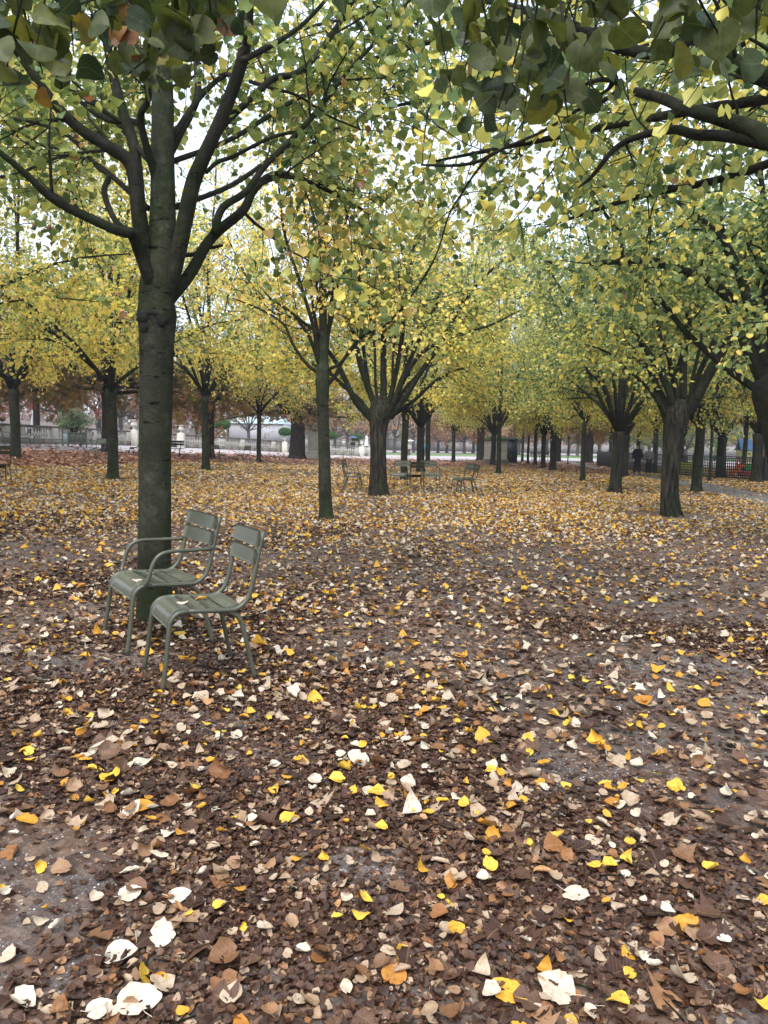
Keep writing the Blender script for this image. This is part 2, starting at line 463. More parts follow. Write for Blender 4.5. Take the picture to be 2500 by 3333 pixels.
# ------------------------------------------------------------------ leaves
FLAT = {}
def leaf_template(rows, cols, rng=None, curl=0.0, roll=0.0, bend=0.0, jag=0.0, lobes=0, fold=0.0):
    """heart shaped blade, x across, y along (0..1), z up"""
    ts = np.linspace(0, 1, rows)
    ctrl_t = [0, .06, .16, .32, .5, .68, .84, .94, 1]; ctrl_w = [.16, .36, .48, .54, .52, .42, .25, .11, .01]
    v = []
    for i, t in enumerate(ts):
        w = np.interp(t, ctrl_t, ctrl_w)
        if lobes: w *= 1 + .35 * math.sin(t * math.pi * lobes + 1)
        for s in np.linspace(-1, 1, cols):
            ww = w
            if rng is not None and abs(s) > .9: ww = w * (1 + jag * rng.normal())
            x = s * ww
            y = t - .13 * abs(s) * (1 - t) ** 3
            v.append([x, y, 0])
    v = np.array(v); flat = v.copy()
    x, y = v[:, 0].copy(), v[:, 1].copy() - .5
    z = fold * np.abs(x) + bend * y ** 2
    if rng is not None:
        z += rng.normal(0, .012, len(v))
    if curl:
        a = rng.uniform(0, math.pi) if rng is not None else 0.
        d = x * math.cos(a) + y * math.sin(a)
        z += curl * np.maximum(0, d + .1) ** 2 * 2
    v[:, 2] = z
    if roll:
        # roll one side over
        a = rng.uniform(0, 2 * math.pi)
        ca, sa = math.cos(a), math.sin(a)
        d = v[:, 0] * ca + (v[:, 1] - .5) * sa; e = -v[:, 0] * sa + (v[:, 1] - .5) * ca
        d0 = rng.uniform(-.05, .2); R_ = roll
        th = np.maximum(0, d - d0) / R_
        dn = np.where(d > d0, d0 + R_ * np.sin(th), d)
        v[:, 2] += np.where(d > d0, R_ * (1 - np.cos(th)), 0)
        v[:, 0] = dn * ca - e * sa; v[:, 1] = dn * sa + e * ca + .5
    f = []
    for i in range(rows - 1):
        for j in range(cols - 1):
            a = i * cols + j
            f.append([a, a + 1, a + cols + 1, a + cols])
    FLAT[id(v)] = flat
    return v, np.array(f)
_tr = np.random.default_rng(5)
TPL_G = [leaf_template(8, 7, _tr, curl=_tr.uniform(0, .8), roll=(_tr.uniform(.09, .22) if k % 2 else 0), bend=_tr.uniform(-.5, .7), jag=.05, fold=_tr.uniform(-.1, .3)) for k in range(14)]
TPL_BIG = [leaf_template(13, 9, _tr, curl=_tr.uniform(0, .25), roll=(.3 if k == 3 else 0), bend=_tr.uniform(-.25, .2), jag=.05, fold=_tr.uniform(0, .15)) for k in range(6)]
TPL_B = [leaf_template(7, 5, _tr, curl=_tr.uniform(0, .8), roll=(_tr.uniform(.1, .25) if k % 3 == 0 else 0), bend=_tr.uniform(-.4, .5), jag=.25, lobes=(3 if k % 2 else 5), fold=_tr.uniform(-.1, .3)) for k in range(10)]
TPL_M = [leaf_template(5, 4, _tr, curl=_tr.uniform(0, .8), roll=(_tr.uniform(.1, .3) if k % 2 else 0), bend=_tr.uniform(-.6, .8), jag=.1, fold=_tr.uniform(0, .4)) for k in range(10)]
TPL_N = [leaf_template(12, 7, _tr, curl=_tr.uniform(0, .5), bend=_tr.uniform(-.7, .2), jag=.045, fold=_tr.uniform(-.25, .25), roll=(.35 if k % 3 == 0 else 0)) for k in range(10)]
def hexleaf(fold, bend):
    v = np.array([[0, 0, 0], [.44, .22, 0], [.36, .66, 0], [0, 1, 0], [-.36, .66, 0], [-.44, .22, 0]], float)
    v[:, 2] = fold * np.abs(v[:, 0]) + bend * (v[:, 1] - .5) ** 2
    return v, np.array([[0, 1, 2, 3], [3, 4, 5, 0]])
TPL_L = [hexleaf(.25, -.3), hexleaf(-.2, .3), hexleaf(.5, 0), hexleaf(.05, -.5)]
def palmate():
    v = [[0, 0, 0]]; f = []
    for k, a in enumerate((-78, -40, 0, 40, 78)):
        a = math.radians(a); L = 1 - .13 * abs(k - 2); w = .15
        d = np.array([math.sin(a), math.cos(a), 0]); n = np.array([d[1], -d[0], 0])
        b = len(v)
        v += [list(d * L * .6 + n * w), list(d * L - np.array([0, 0, .25])), list(d * L * .6 - n * w)]
        f.append([0, b, b + 1, b + 2])
    return np.array(v), np.array(f)
TPL_C = [palmate()]

def put_leaves(mb, Pn, ax, nr, size, val, tpls, rng):
    """place one blade per row: base point, axis, normal, size"""
    n = len(Pn)
    if not n: return
    ax = ax / (np.linalg.norm(ax, axis=1)[:, None] + 1e-9)
    x = np.cross(ax, nr); x /= (np.linalg.norm(x, axis=1)[:, None] + 1e-9)
    z = np.cross(x, ax)
    which = rng.integers(0, len(tpls), n)
    for k, (tv, tf) in enumerate(tpls):
        s = np.where(which == k)[0]
        if not len(s): continue
        sz = size[s][:, None, None]
        V = Pn[s][:, None, :] + sz * (tv[None, :, 0:1] * x[s][:, None, :] + tv[None, :, 1:2] * ax[s][:, None, :] + tv[None, :, 2:3] * z[s][:, None, :])
        m = len(tv); tv0 = FLAT.get(id(tv), tv)
        Fc = tf[None] + (np.arange(len(s)) * m)[:, None, None]
        cc = np.tile(np.column_stack([tv0[:, 0], tv0[:, 1], np.ones(m)]), (len(s), 1)) if mb.veins else None
        mb.add(V.reshape(-1, 3), Fc.reshape(-1, tf.shape[1]), np.repeat(val[s], len(tf)), cc)

def unit(v): return v / (np.linalg.norm(v) + 1e-12)

# ------------------------------------------------------------------ trees
class Tree:
    def __init__(self, seed):
        self.rng = np.random.default_rng(seed)
        self.trunk = MB(); self.limbs = MB(); self.LP = []; self.LD = []
    def curve(self, p0, d0, L, n, wander=.12, up=0.0):
        p = np.array(p0, float); d = unit(np.array(d0, float)); pts = [p.copy()]
        for i in range(n):
            d = unit(d + self.rng.normal(0, wander, 3) + np.array([0, 0, up / n]))
            p = p + d * L / n; pts.append(p.copy())
        return np.array(pts)
    def twig(self, p0, d0, L, r, nl, spread=.06, droop=-.5):
        pts = self.curve(p0, d0, L, 4, .16, droop)
        self.limbs.tube(pts, np.linspace(r, r * .35, 5), 3, cap=False)
        t = np.sort(self.rng.random(nl)) * 3.99
        i = t.astype(int); fr = (t - i)[:, None]
        q = pts[i] * (1 - fr) + pts[i + 1] * fr + self.rng.normal(0, spread, (nl, 3))
        self.LP.append(q); self.LD.append(np.repeat(unit(pts[-1] - pts[0])[None], nl, 0))
    def side(self, pts, r, L, ntw, nl, droop, tdroop=-.5, spread=.06, tl=(.35, .8), k=5):
        """one secondary branch with its twigs"""
    def populate(self, pts, r0, r1, tmin, per_m, L, twm, nl, up=.1, droop=-.5, spread=.11, flat=.5, tl=(.3, .75)):
        """side branches, twigs and leaf positions along a limb"""
        rg = self.rng
        seg = np.linalg.norm(np.diff(pts, axis=0), axis=1); cum = np.concatenate([[0], np.cumsum(seg)]); tot = cum[-1]
        n = max(1, int(tot * (1 - tmin) * per_m))
        ts = tmin + (1 - tmin) * (np.arange(n) + rg.random(n)) / n
        for t in ts:
            s = t * tot; i = min(np.searchsorted(cum, s) - 1, len(seg) - 1); i = max(i, 0)
            fr = (s - cum[i]) / seg[i]; p = pts[i] * (1 - fr) + pts[i + 1] * fr
            d = unit(pts[i + 1] - pts[i])
            rv = rg.normal(0, 1, 3); rv[2] *= flat
            rv = unit(rv - d * (rv @ d))
            dd = unit(d * rg.uniform(.3, .9) + rv)
            ll = L * rg.uniform(.6, 1.2) * (1.05 - .35 * t)
            rr = (r0 * (1 - t) + r1 * t) * .45
            rr = min(rr, .024 * ll + .009)
            q = self.curve(p, dd, ll, 6, .13, up * rg.uniform(0, 2))
            self.limbs.tube(q, np.linspace(rr, max(.003, rr * .3), 7), 5, cap=False)
            m = max(2, int(ll * twm))
            for a in (np.arange(m) + rg.random(m)) / m:
                a = .12 + .88 * a
                x = a * 5.99; j = int(x); f2 = x - j
                p2 = q[j] * (1 - f2) + q[j + 1] * f2; d2 = unit(q[j + 1] - q[j])
                rv = rg.normal(0, 1, 3); rv[2] *= flat; rv = unit(rv - d2 * (rv @ d2))
                self.twig(p2, d2 * .7 + rv, rg.uniform(*tl), .0045, nl, spread, droop)
    def finish(self, root, leafmat, size, bark, limb_bark=None, tpls=TPL_L, vals=None, tilt=.55, hang=.45):
        rg = self.rng
        self.trunk.build('trunk', bark, root, smooth=True)
        if self.limbs.n: self.limbs.build('branches', limb_bark or bark, root, smooth=True)
        LP = np.vstack(self.LP); LD = np.vstack(self.LD); n = len(LP)
        ax = LD * .8 + rg.normal(0, .5, (n, 3)); ax[:, 2] -= hang
        nr = rg.normal(0, tilt, (n, 3)); nr[:, 2] += 1
        v = rg.normal(.5, .17, n) if vals is None else vals(LP, rg)
        sz = size * rg.uniform(.6, 1.2, n)
        mb = MB(); put_leaves(mb, LP, ax, nr, sz, np.clip(v, 0, 1), tpls, rg)
        o = mb.build('crown', leafmat, root, attr='v'); o.color = (.5, 1, 1, 1)
        print(root.name, n)
        return o, n

def trunk_profile(r, h, n=14, flare=.48, fork=.18):
    z = np.concatenate([np.linspace(-.15, .3, 5), np.linspace(.45, h, n)])
    rad = r * (1 + flare * np.exp(-np.maximum(z, 0) / .14) - .12 * z / h + fork * np.exp(-((z - h) / .22) ** 2))
    return z, rad

def make_linden(seed, root, r=.17, fork=2.6, top=8.2, reach=3.6, nlimb=7, leader=True, leafmat=None, size=.085, bark=None, nl=11, per_m=3.4, twm=7.5,
                tpls=TPL_L, elev=(46, 76), vals=None, low=True, lean=(0, 0)):
    T = Tree(seed); rg = T.rng
    z, rad = trunk_profile(r, fork)
    ln = np.array([lean[0], lean[1]])
    pts = np.stack([ln[0] * z + .015 * np.sin(z * 1.7 + seed), ln[1] * z + .015 * np.cos(z * 2.1 + seed), z], 1)
    T.trunk.tube(pts, rad, 16, cap=True, bump=.04, rng=rg)
    top_p = pts[-1]
    if leader:
        q = T.curve(top_p - [0, 0, .15], [0, 0, 1], top - fork, 9, .05, 0)
        T.limbs.tube(q, np.linspace(r * .62, .02, 10), 8)
        T.populate(q, r * .5, .02, .35, per_m * 1.2, 1.4, twm, nl)
    a0 = rg.random() * 6.28
    for k in range(nlimb):
        a = a0 + (k + rg.uniform(-.3, .3)) / nlimb * 2 * math.pi
        e = math.radians(rg.uniform(*elev))
        d = np.array([math.cos(a) * math.cos(e), math.sin(a) * math.cos(e), math.sin(e)])
        L = reach / math.cos(e) * rg.uniform(.8, 1.05) * .82
        q = T.curve(top_p + d * r * .2 + [0, 0, rg.uniform(-.25, .1)], d, L, 9, .08, -.55)
        rr = r * rg.uniform(.34, .5)
        T.limbs.tube(q, np.linspace(rr, .014, 10), 8)
        T.populate(q, rr, .014, .44, per_m * 1.25, 1.15, twm, nl + 2)
        if low:   # lower spreading sprays that make the skirt of the crown
            b = a + rg.uniform(-.4, .4)
            d = np.array([math.cos(b), math.sin(b), .35])
            i = rg.integers(2, 4)
            q2 = T.curve(q[i], d, reach * .72, 7, .1, -.55)
            T.limbs.tube(q2, np.linspace(rr * .45, .008, 8), 6)
            T.populate(q2, rr * .4, .008, .2, per_m * 1.2, .95, twm, nl, up=-.05, droop=-.7)
    cr, n = T.finish(root, leafmat or M['linden'], size, bark or M['bark'], M['bark_dark'], tpls, vals)
    return root, n
# ------------------------------------------------------------------ the ground
rs = np.random.default_rng(11)
gx = np.unique(np.concatenate([np.arange(-60, 60.1, .75), np.linspace(-260, -60, 20), np.linspace(60, 260, 20)]))
gy = np.unique(np.concatenate([np.arange(-12, 130, 1.5), np.linspace(130, 420, 30)]))
def sheet(xs, ys, dz=0.0):
    X, Y = np.meshgrid(xs, ys)
    V = np.stack([X.ravel(), Y.ravel(), (g(X) + dz).ravel()], 1)
    i, j = np.meshgrid(np.arange(len(ys) - 1), np.arange(len(xs) - 1), indexing='ij')
    a = (i * len(xs) + j).ravel()
    return V, np.stack([a, a + 1, a + len(xs) + 1, a + len(xs)], 1)
mb = MB(); mb.add(*sheet(gx, gy)); tag(mb.build('ground', M['soil'], smooth=True), kind='structure')

def strip(near, far, dz, n=160):
    """sheet between two ground polylines given as lists of xy"""
    def res(p):
        p = np.array(p, float); s = np.concatenate([[0], np.cumsum(np.linalg.norm(np.diff(p, axis=0), axis=1))])
        t = np.linspace(0, s[-1], n); return np.stack([np.interp(t, s, p[:, 0]), np.interp(t, s, p[:, 1])], 1)
    A, B = res(near), res(far); R_ = 14
    V = []
    for k in range(R_ + 1):
        q = A * (1 - k / R_) + B * k / R_
        V.append(np.stack([q[:, 0], q[:, 1], g(q[:, 0]) + dz], 1))
    V = np.vstack(V)
    i, j = np.meshgrid(np.arange(R_), np.arange(n - 1), indexing='ij'); a = (i * n + j).ravel()
    return V, np.stack([a, a + 1, a + n + 1, a + n], 1)
G2 = lambda l: [tuple(ground(x, y)[:2]) for x, y in l]
pn = G2([(-60, 1467), (100, 1469), (350, 1475), (600, 1480), (850, 1485), (1100, 1492), (1250, 1495), (1600, 1503), (1850, 1509), (1960, 1512)])
pn = [(-60, 26)] + [(-24, pn[0][1] + 1)] + pn[1:] + [(70, pn[-1][1] - 8)]
PATH_NEAR = np.array(sorted((x / y, y) for x, y in pn))
pf = [(-60, 31), tuple(gpos(-260, 37)[:2]), tuple(gpos(60, 42)[:2]), tuple(gpos(325, 51)[:2]), tuple(gpos(654, 62)[:2]), tuple(gpos(945, 73.5)[:2]), tuple(gpos(1195, 81)[:2]), (0, 93), (20, 93), (80, 93)]
mb = MB(); mb.add(*strip(pn, pf, .012)); tag(mb.build('gravel_path', M['gravel'], smooth=True), kind='structure')
mb = MB(); mb.add(*strip([(-6, 95), (80, 95)], [(-6, 112), (80, 112)], .02)); tag(mb.build('lawn', M['grass'], smooth=True), kind='structure')
mb = MB(); mb.add(*strip([(-6, 114), (90, 114)], [(-6, 142), (90, 142)], .02)); tag(mb.build('far_path', M['gravel'], smooth=True), kind='structure')
# grey walk on the right, running back to the gravel path
wl_far = G2([(2900, 1665), (2500, 1611), (2300, 1573), (2150, 1555), (2000, 1533), (1930, 1519), (1905, 1510)])
wl_near = G2([(2900, 1720), (2500, 1650), (2300, 1602), (2150, 1568), (2040, 1543), (1930, 1527), (1840, 1513)])
mb = MB(); mb.add(*strip(wl_near, wl_far, .008)); tag(mb.build('path', M['asphalt'], smooth=True), kind='structure')
def colsort(l):      # boundary polylines indexed by direction X / Y
    q = np.array(sorted((x / y, y) for x, y in l)); return q
WLN, WLF = colsort(wl_near), colsort(wl_far)
def on_walk(X, Y):
    q = X / np.maximum(Y, .1)
    return (q > WLN[0, 0]) & (Y > np.interp(q, WLN[:, 0], WLN[:, 1])) & (Y < np.interp(q, WLF[:, 0], WLF[:, 1]))

# ------------------------------------------------------------------ fallen leaves
RB = colsort([tuple(ground(x, y)[:2]) for x, y in [(0, 1497), (300, 1499), (600, 1494), (850, 1502), (1200, 1513), (1650, 1520), (1800, 1527), (1900, 1535)]])
TRUNKS = []     # filled with (x, y, r) before scattering: bare earth round each foot
def lowfreq(X, Y, sc, seed):
    r_ = np.random.default_rng(seed); o = np.zeros_like(X)
    for k in range(7):
        a = r_.random() * 6.28; f = sc * r_.uniform(.6, 2.2)
        o += np.sin((X * math.cos(a) + Y * math.sin(a)) * f + r_.random() * 6.28)
    return o / 3.0
BARE = [(ground(1750, 1800), 3.2, 1.9), (ground(2350, 1770), 2.8, 2.2), (ground(1480, 1740), 1.6, 1.0), (ground(2200, 1990), 1.8, .7), (ground(150, 1790), 1.8, 1.0), (ground(900, 2450), .5, .3), (ground(2350, 2250), .7, .4), (ground(1150, 2800), .3, .2), (ground(1950, 1880), 2.2, 1.0), (ground(2350, 1900), 1.6, .8), (ground(120, 1850), 1.5, 1.0), (ground(150, 1990), .9, .6),
        (ground(2060, 1672), 1.3, .9), (ground(1200, 1625), 1.0, .5), (ground(430, 2150), .8, .45), (ground(60, 2850), .35, .4), (ground(700, 2350), .5, .25), (ground(1980, 2500), .4, .3), (ground(1350, 2080), 1.0, .5), (ground(2150, 2150), .8, .5)]
def bare(X, Y):
    b = np.zeros_like(X)
    for c, rx, ry in BARE:
        b = np.maximum(b, np.exp(-(((X - c[0]) / rx) ** 2 + ((Y - c[1]) / ry) ** 2)))
    return b
def scatter(n, y0, y1, side=1.12):
    """random ground spots inside the camera's wedge, a little beyond its edges"""
    Y = np.sqrt(rs.random(n) * (y1 ** 2 - y0 ** 2) + y0 ** 2)
    X = (rs.random(n) - .5) * Y * side + (rs.random(n) - .5) * .6
    return X, Y
def lay(mb, X, Y, size, val, tpls, tilt, lift):
    n = len(X); a = rs.random(n) * 6.28
    ax = np.stack([np.cos(a), np.sin(a), rs.normal(0, tilt * .5, n)], 1)
    flip = np.where(rs.random(n) < .3, -1., 1.)
    nr = np.stack([rs.normal(0, tilt, n), rs.normal(0, tilt, n), np.ones(n)], 1)
    Pn = np.stack([X, Y, g(X) + lift], 1) - ax * size[:, None] * .5
    put_leaves(mb, Pn, ax, nr, size, val, tpls, rs)
def v_brown(n): return np.where(rs.random(n) < .86, rs.beta(1.3, 2.0, n) * .52, rs.uniform(.5, .62, n))
def v_pale(n): return rs.uniform(.58, .765, n)
def v_yel(n): return rs.uniform(.79, .99, n)

def build_litter():
    mb = MB(); mb.veins = True
    # crumbled brown under-layer, near
    for (n, y0, y1, s0, s1) in ((150000, 1.5, 7.0, .008, .030), (95000, 7, 15, .016, .045)):
        X, Y = scatter(n, y0, y1)
        keep = rs.random(n) < np.clip(.55 + .75 * lowfreq(X, Y, 1.6, 3) - 1.2 * bare(X, Y), .07, 1)
        X, Y = X[keep], Y[keep]; n = len(X)
        lay(mb, X, Y, rs.uniform(s0, s1, n) * 1.15, v_brown(n), TPL_M, .13, rs.uniform(.001, .007, n))
    # oak and chestnut leaves, whole, brown
    X, Y = scatter(2600, 1.5, 9); k = rs.random(len(X)) > bare(X, Y); X, Y = X[k], Y[k]; n = len(X)
    lay(mb, X, Y, rs.uniform(.035, .085, n), v_brown(n), TPL_B, .16, rs.uniform(.008, .02, n))
    # cream and yellow linden leaves, near
    for (dn, y0, y1, tp) in ((150, 1.5, 4.2, TPL_G), (165, 4.2, 9, TPL_M), (190, 9, 15, TPL_M)):
        n = int(dn * .56 * (y1 ** 2 - y0 ** 2)); X, Y = scatter(n, y0, y1)
        dens = np.clip(.75 + .25 * lowfreq(X, Y, .9, 8), .3, 1) * (1 - .55 * bare(X, Y))
        k = rs.random(n) < dens; X, Y = X[k], Y[k]; n = len(X)
        u_ = rs.random(n)
        val = np.where(u_ < .38, v_pale(n), np.where(u_ < .64, v_yel(n), rs.uniform(.40, .60, n)))
        size = rs.gamma(5.5, .031 / 5.5, n) * np.where(u_ < .7, 1, .9) + .012
        lay(mb, X, Y, size * (1.0 if y0 < 4 else 1.1), val, tp, .3, rs.uniform(.012, .028, n))
    # the yellow carpet farther back
    for (dn, y0, y1, s, tp) in ((190, 11, 24, .075, TPL_M), (105, 24, 56, .12, TPL_L)):
        n = int(dn * .56 * (y1 ** 2 - y0 ** 2)); X, Y = scatter(n, y0, y1)
        yr = np.interp(X / Y, RB[:, 0], RB[:, 1])
        yr = np.where((X / Y > WLF[0, 0]) & (Y > np.interp(X / Y, WLF[:, 0], WLF[:, 1])), np.minimum(60, Y + 5), yr)
        dens = np.clip((Y - 11) / 7, .15, 1) * np.clip(.78 + .42 * lowfreq(X, Y, .7, 21), .25, 1) * (1 - .82 * bare(X, Y)) * np.clip((yr + 2 - Y) / 4, 0, 1)
        dens *= np.where(on_walk(X, Y), .06, 1)
        for (tx, ty, tr_) in TRUNKS:
            dens *= np.where((X - tx) ** 2 + (Y - ty) ** 2 < (tr_ * 2.0) ** 2, .15, 1)
        k = rs.random(n) < dens; X, Y = X[k], Y[k]; n = len(X)
        u_ = rs.random(n)
        val = np.where(u_ < .38, v_pale(n), np.where(u_ < .80, v_yel(n), rs.uniform(.34, .60, n)))
        lay(mb, X, Y, s * rs.uniform(.65, 1.15, n), val, tp, .38, rs.uniform(.01, .035, n))
    o = mb.build('fallen_leaves', M['litter'], attr='v'); tag(o, kind='stuff')
    mb = MB(); n = 60000; X, Y = scatter(n, 1.5, 5.5)
    k = rs.random(n) < .18 + .8 * bare(X, Y); X, Y = X[k], Y[k]; n = len(X)
    peb = (np.array([[-.5, -.4, 0], [.5, -.45, 0], [.45, .5, 0], [-.4, .45, 0], [-.2, -.1, .45], [.25, .1, .4]], float), np.array([[0, 1, 5, 4], [1, 2, 5, 5], [2, 3, 4, 5], [3, 0, 4, 4]]))
    a = rs.random(n) * 6.28; put_leaves(mb, np.stack([X, Y, g(X) - .0005], 1), np.stack([np.cos(a), np.sin(a), 0 * a], 1), np.tile([0, 0, 1.], (n, 1)), rs.uniform(.003, .010, n), rs.random(n), [(peb[0], np.array([[0, 1, 5], [0, 5, 4], [1, 2, 5], [2, 3, 5], [3, 4, 5], [3, 0, 4]]))], rs)
    tag(mb.build('gravel', M['pebble'], attr='v'), kind='stuff')
    mb = MB(); X, Y = scatter(190, 1.6, 12)
    for x, y in zip(X, Y):
        a_ = rs.random() * 6.28; L_ = rs.uniform(.05, .22); d = np.array([math.cos(a_), math.sin(a_), 0]); p = np.array([x, y, g(x) + .012]); q = np.array([-d[1], d[0], 0]) * rs.uniform(-.2, .2) * L_
        mb.tube([p, p + d * L_ * .5 + q + [0, 0, .006], p + d * L_ + [0, 0, .004]], [.003, .0022, .001], 5)
    tag(mb.build('fallen_twigs', M['bark_dark'], smooth=True), kind='stuff')
    # red-brown belt of chestnut leaves before the gravel path
    mb = MB()
    for (n, tail) in ((42000, False), (4200, True)):
        q = rs.uniform(-.62, .62, n)
        ya = np.interp(q, RB[:, 0], RB[:, 1]) - 4; yb = np.interp(q, PATH_NEAR[:, 0], PATH_NEAR[:, 1])
        if tail: ya, yb = yb, yb + 14
        t = rs.random(n); Y = ya + (yb - ya) * t; X = q * Y
        k = (rs.random(n) < np.where(tail, (1 - t) ** 1.5, np.clip(.2 + t * 2.2, 0, 1))) & ~on_walk(X, Y) & ((q < .31) | tail)
        X, Y = X[k], Y[k]; n2 = len(X)
        val = np.where(rs.random(n2) < .6, rs.uniform(0, .25, n2), rs.uniform(.3, .6, n2))
        lay(mb, X, Y, rs.uniform(.12, .24, n2), val, TPL_L, .35, rs.uniform(.02, .05, n2))
    o = mb.build('fallen_leaves', M['red_litter'], attr='v'); tag(o, kind='stuff')
def red_mat():
    m = leaf_mat('fallen_chestnut_leaf', [(0, (.24, .10, .075)), (.3, (.36, .18, .12)), (.6, (.56, .36, .2)), (1, (.7, .48, .24))], .15, .55, 1.0, bias=False)
    return m
M['red_litter'] = red_mat()

# ------------------------------------------------------------------ hand-placed trees
class Hand:
    """tree whose limbs follow the photograph, each at its own distance"""
    def __init__(self, seed, px, Y, name, label, cat='tree', group=None):
        self.T = Tree(seed); self.b = gpos(px, Y); self.Y = Y
        self.root = empty(name, self.b, 0, label, cat, group)
    def W(self, px, py, Y): return P(px, py, Y) - self.b
    def line(self, pts, o=(0, 0), sc=(1, 1)):
        return pts
    def limb(self, pts, w0, w1, dY0=0.0, dY1=0.0, zoom=(0, 0, 1), k=9, pop=None, bumpy=.05):
        ox, oy, s = zoom
        p = np.array([(ox + x * s, oy + y * s) for x, y in pts])
        c = catmull(np.column_stack([p, np.zeros(len(p))]), 5)[:, :2]
        n = len(c); t = np.linspace(0, 1, n)
        Ys = self.Y + dY0 + (dY1 - dY0) * t ** 1.3
        q = np.array([self.W(c[i, 0], c[i, 1], Ys[i]) for i in range(n)])
        r = (w0 * (1 - t) ** .8 + w1 * (1 - (1 - t) ** .8)) * s / 2 / F_PX * Ys
        self.T.limbs.tube(q, r, k, bump=bumpy, rng=self.T.rng)
        if pop: self.T.populate(q, r[0], r[-1], **pop)
        return q

def warm(lo, hi, sd=.2):
    """leaf values that turn yellower towards the outside of the crown's foot"""
    def f(LP, rg): return rg.normal(lo + (hi - lo) * np.clip((5.5 - LP[:, 2]) / 3.5, 0, 1), sd)
    return f

# --- the big smooth trunk beside the two chairs
h = Hand(101, 502, 6.22, 'linden_tree', 'large smooth-barked linden with a dark knotted scar, behind the two green chairs', 'tree')
TRUNKS.append((h.b[0], h.b[1], .2))
Z1 = (0, 0, .7535)
tp = [(506, 2052, 140), (504, 1990, 128), (503, 1900, 116), (503, 1780, 110), (504, 1600, 109), (505, 1450, 108), (508, 1300, 107), (510, 1160, 112), (511, 1075, 120), (511, 1030, 128), (510, 990, 118), (511, 940, 118), (519, 880, 108), (527, 800, 92), (530, 640, 80), (530, 452, 74), (529, 330, 70), (526, 226, 66), (521, 60, 58), (518, -150, 50), (520, -420, 30)]
c = catmull(np.array([(a, b_, w) for a, b_, w in tp], float), 5)
pts = np.array([h.W(x, y, h.Y) for x, y, w in c]); rad = c[:, 2] / 2 / F_PX * h.Y * .955
h.T.trunk.tube(pts, rad, 28, bump=.022, rng=h.T.rng)
near = dict(tmin=.45, per_m=3.2, L=.95, twm=6, nl=8, spread=.09)
far_ = dict(tmin=.38, per_m=4, L=1.15, twm=7, nl=10, spread=.1)
h.limb([(690, 1370), (668, 1270), (640, 1190), (600, 1080), (570, 1010), (520, 1000), (380, 940), (230, 860), (120, 760), (0, 660), (-200, 520)], 64, 18, 0, -1.0, Z1, pop=near)
h.limb([(690, 1350), (655, 1200), (625, 1080), (600, 950), (570, 720), (480, 640), (350, 560), (230, 440), (110, 270), (30, 170), (-120, 0)], 74, 22, 0, -.7, Z1, pop=near)
h.limb([(650, 1180), (610, 930), (580, 640), (530, 480), (490, 330), (470, 230), (440, 60), (420, -200)], 52, 26, .1, 1.0, Z1, pop=far_)
h.limb([(695, 1370), (738, 1220), (780, 1040), (825, 820), (870, 700), (960, 500), (1040, 280), (1068, 130), (1075, 20), (1100, -200)], 76, 34, 0, -.5, Z1, pop=near)
h.limb([(1045, 262), (1100, 235), (1200, 180), (1290, 120), (1372, 40), (1480, -90)], 26, 12, -.35, -.4, Z1, k=7, pop=near)
h.limb([(700, 1330), (765, 1255), (830, 1170), (890, 1060), (950, 992), (1050, 910), (1090, 830), (1150, 770), (1210, 752), (1300, 770), (1450, 840), (1600, 925)], 56, 10, 0, .8, Z1, pop=far_)
h.limb([(925, 1010), (960, 900), (1060, 830), (1130, 735), (1180, 680), (1300, 560), (1400, 440), (1510, 300), (1650, 150), (1800, -40)], 34, 10, .1, .6, Z1, k=7, pop=far_)
h.limb([(735, 660), (780, 570), (820, 500), (855, 400), (850, 250), (870, 60)], 36, 24, .15, 1.5, Z1, k=8, pop=far_)
h.limb([(850, 760), (950, 560), (1080, 430), (1180, 340), (1265, 322), (1340, 270), (1440, 140), (1560, -60)], 32, 20, .1, .9, Z1, k=8, pop=far_)
h.limb([(690, 850), (665, 740), (630, 620), (608, 500), (640, 430), (640, 350)], 38, 24, 0, -.5, Z1, k=7)
h.limb([(610, 540), (560, 520), (470, 520), (350, 440), (270, 330), (180, 200)], 26, 12, .3, 1.2, Z1, k=7, pop=far_)
h.limb([(540, 700), (470, 655), (400, 655), (250, 680), (100, 740), (-20, 770)], 16, 8, .1, .8, Z1, k=6, pop=far_)
h.limb([(545, 1000), (490, 940), (450, 830), (470, 760), (420, 720), (300, 590), (150, 530), (-40, 495)], 28, 12, .3, 1.6, Z1, k=7, pop=far_)
h.limb([(890, 745), (940, 700), (1010, 675), (1170, 595), (1300, 568), (1380, 572), (1490, 545)], 20, 8, .2, 1.0, Z1, k=6, pop=far_)
h.limb([(760, 1100), (830, 1100), (870, 1080), (960, 1060)], 22, 14, .1, .5, Z1, k=6)
h.limb([(1075, 350), (1170, 380), (1290, 415), (1420, 500), (1560, 560)], 15, 7, .3, .5, Z1, k=6, pop=far_)
for pl, d1 in (([(740, 600), (900, 380), (1150, 200), (1400, 100), (1700, 60)], 3.2), ([(740, 700), (1000, 600), (1300, 420), (1600, 330), (1850, 300)], 4.0), ([(700, 500), (650, 300), (550, 150), (400, 40)], 3.5),
               ([(650, 700), (450, 480), (200, 350), (-100, 300)], 4.0), ([(640, 900), (400, 700), (150, 620), (-150, 600)], 4.5), ([(740, 900), (1000, 800), (1250, 640), (1500, 600)], 5.0)):
    h.limb(pl, 26, 7, .1, d1, Z1, 6, dict(far_, tmin=.4, nl=9))
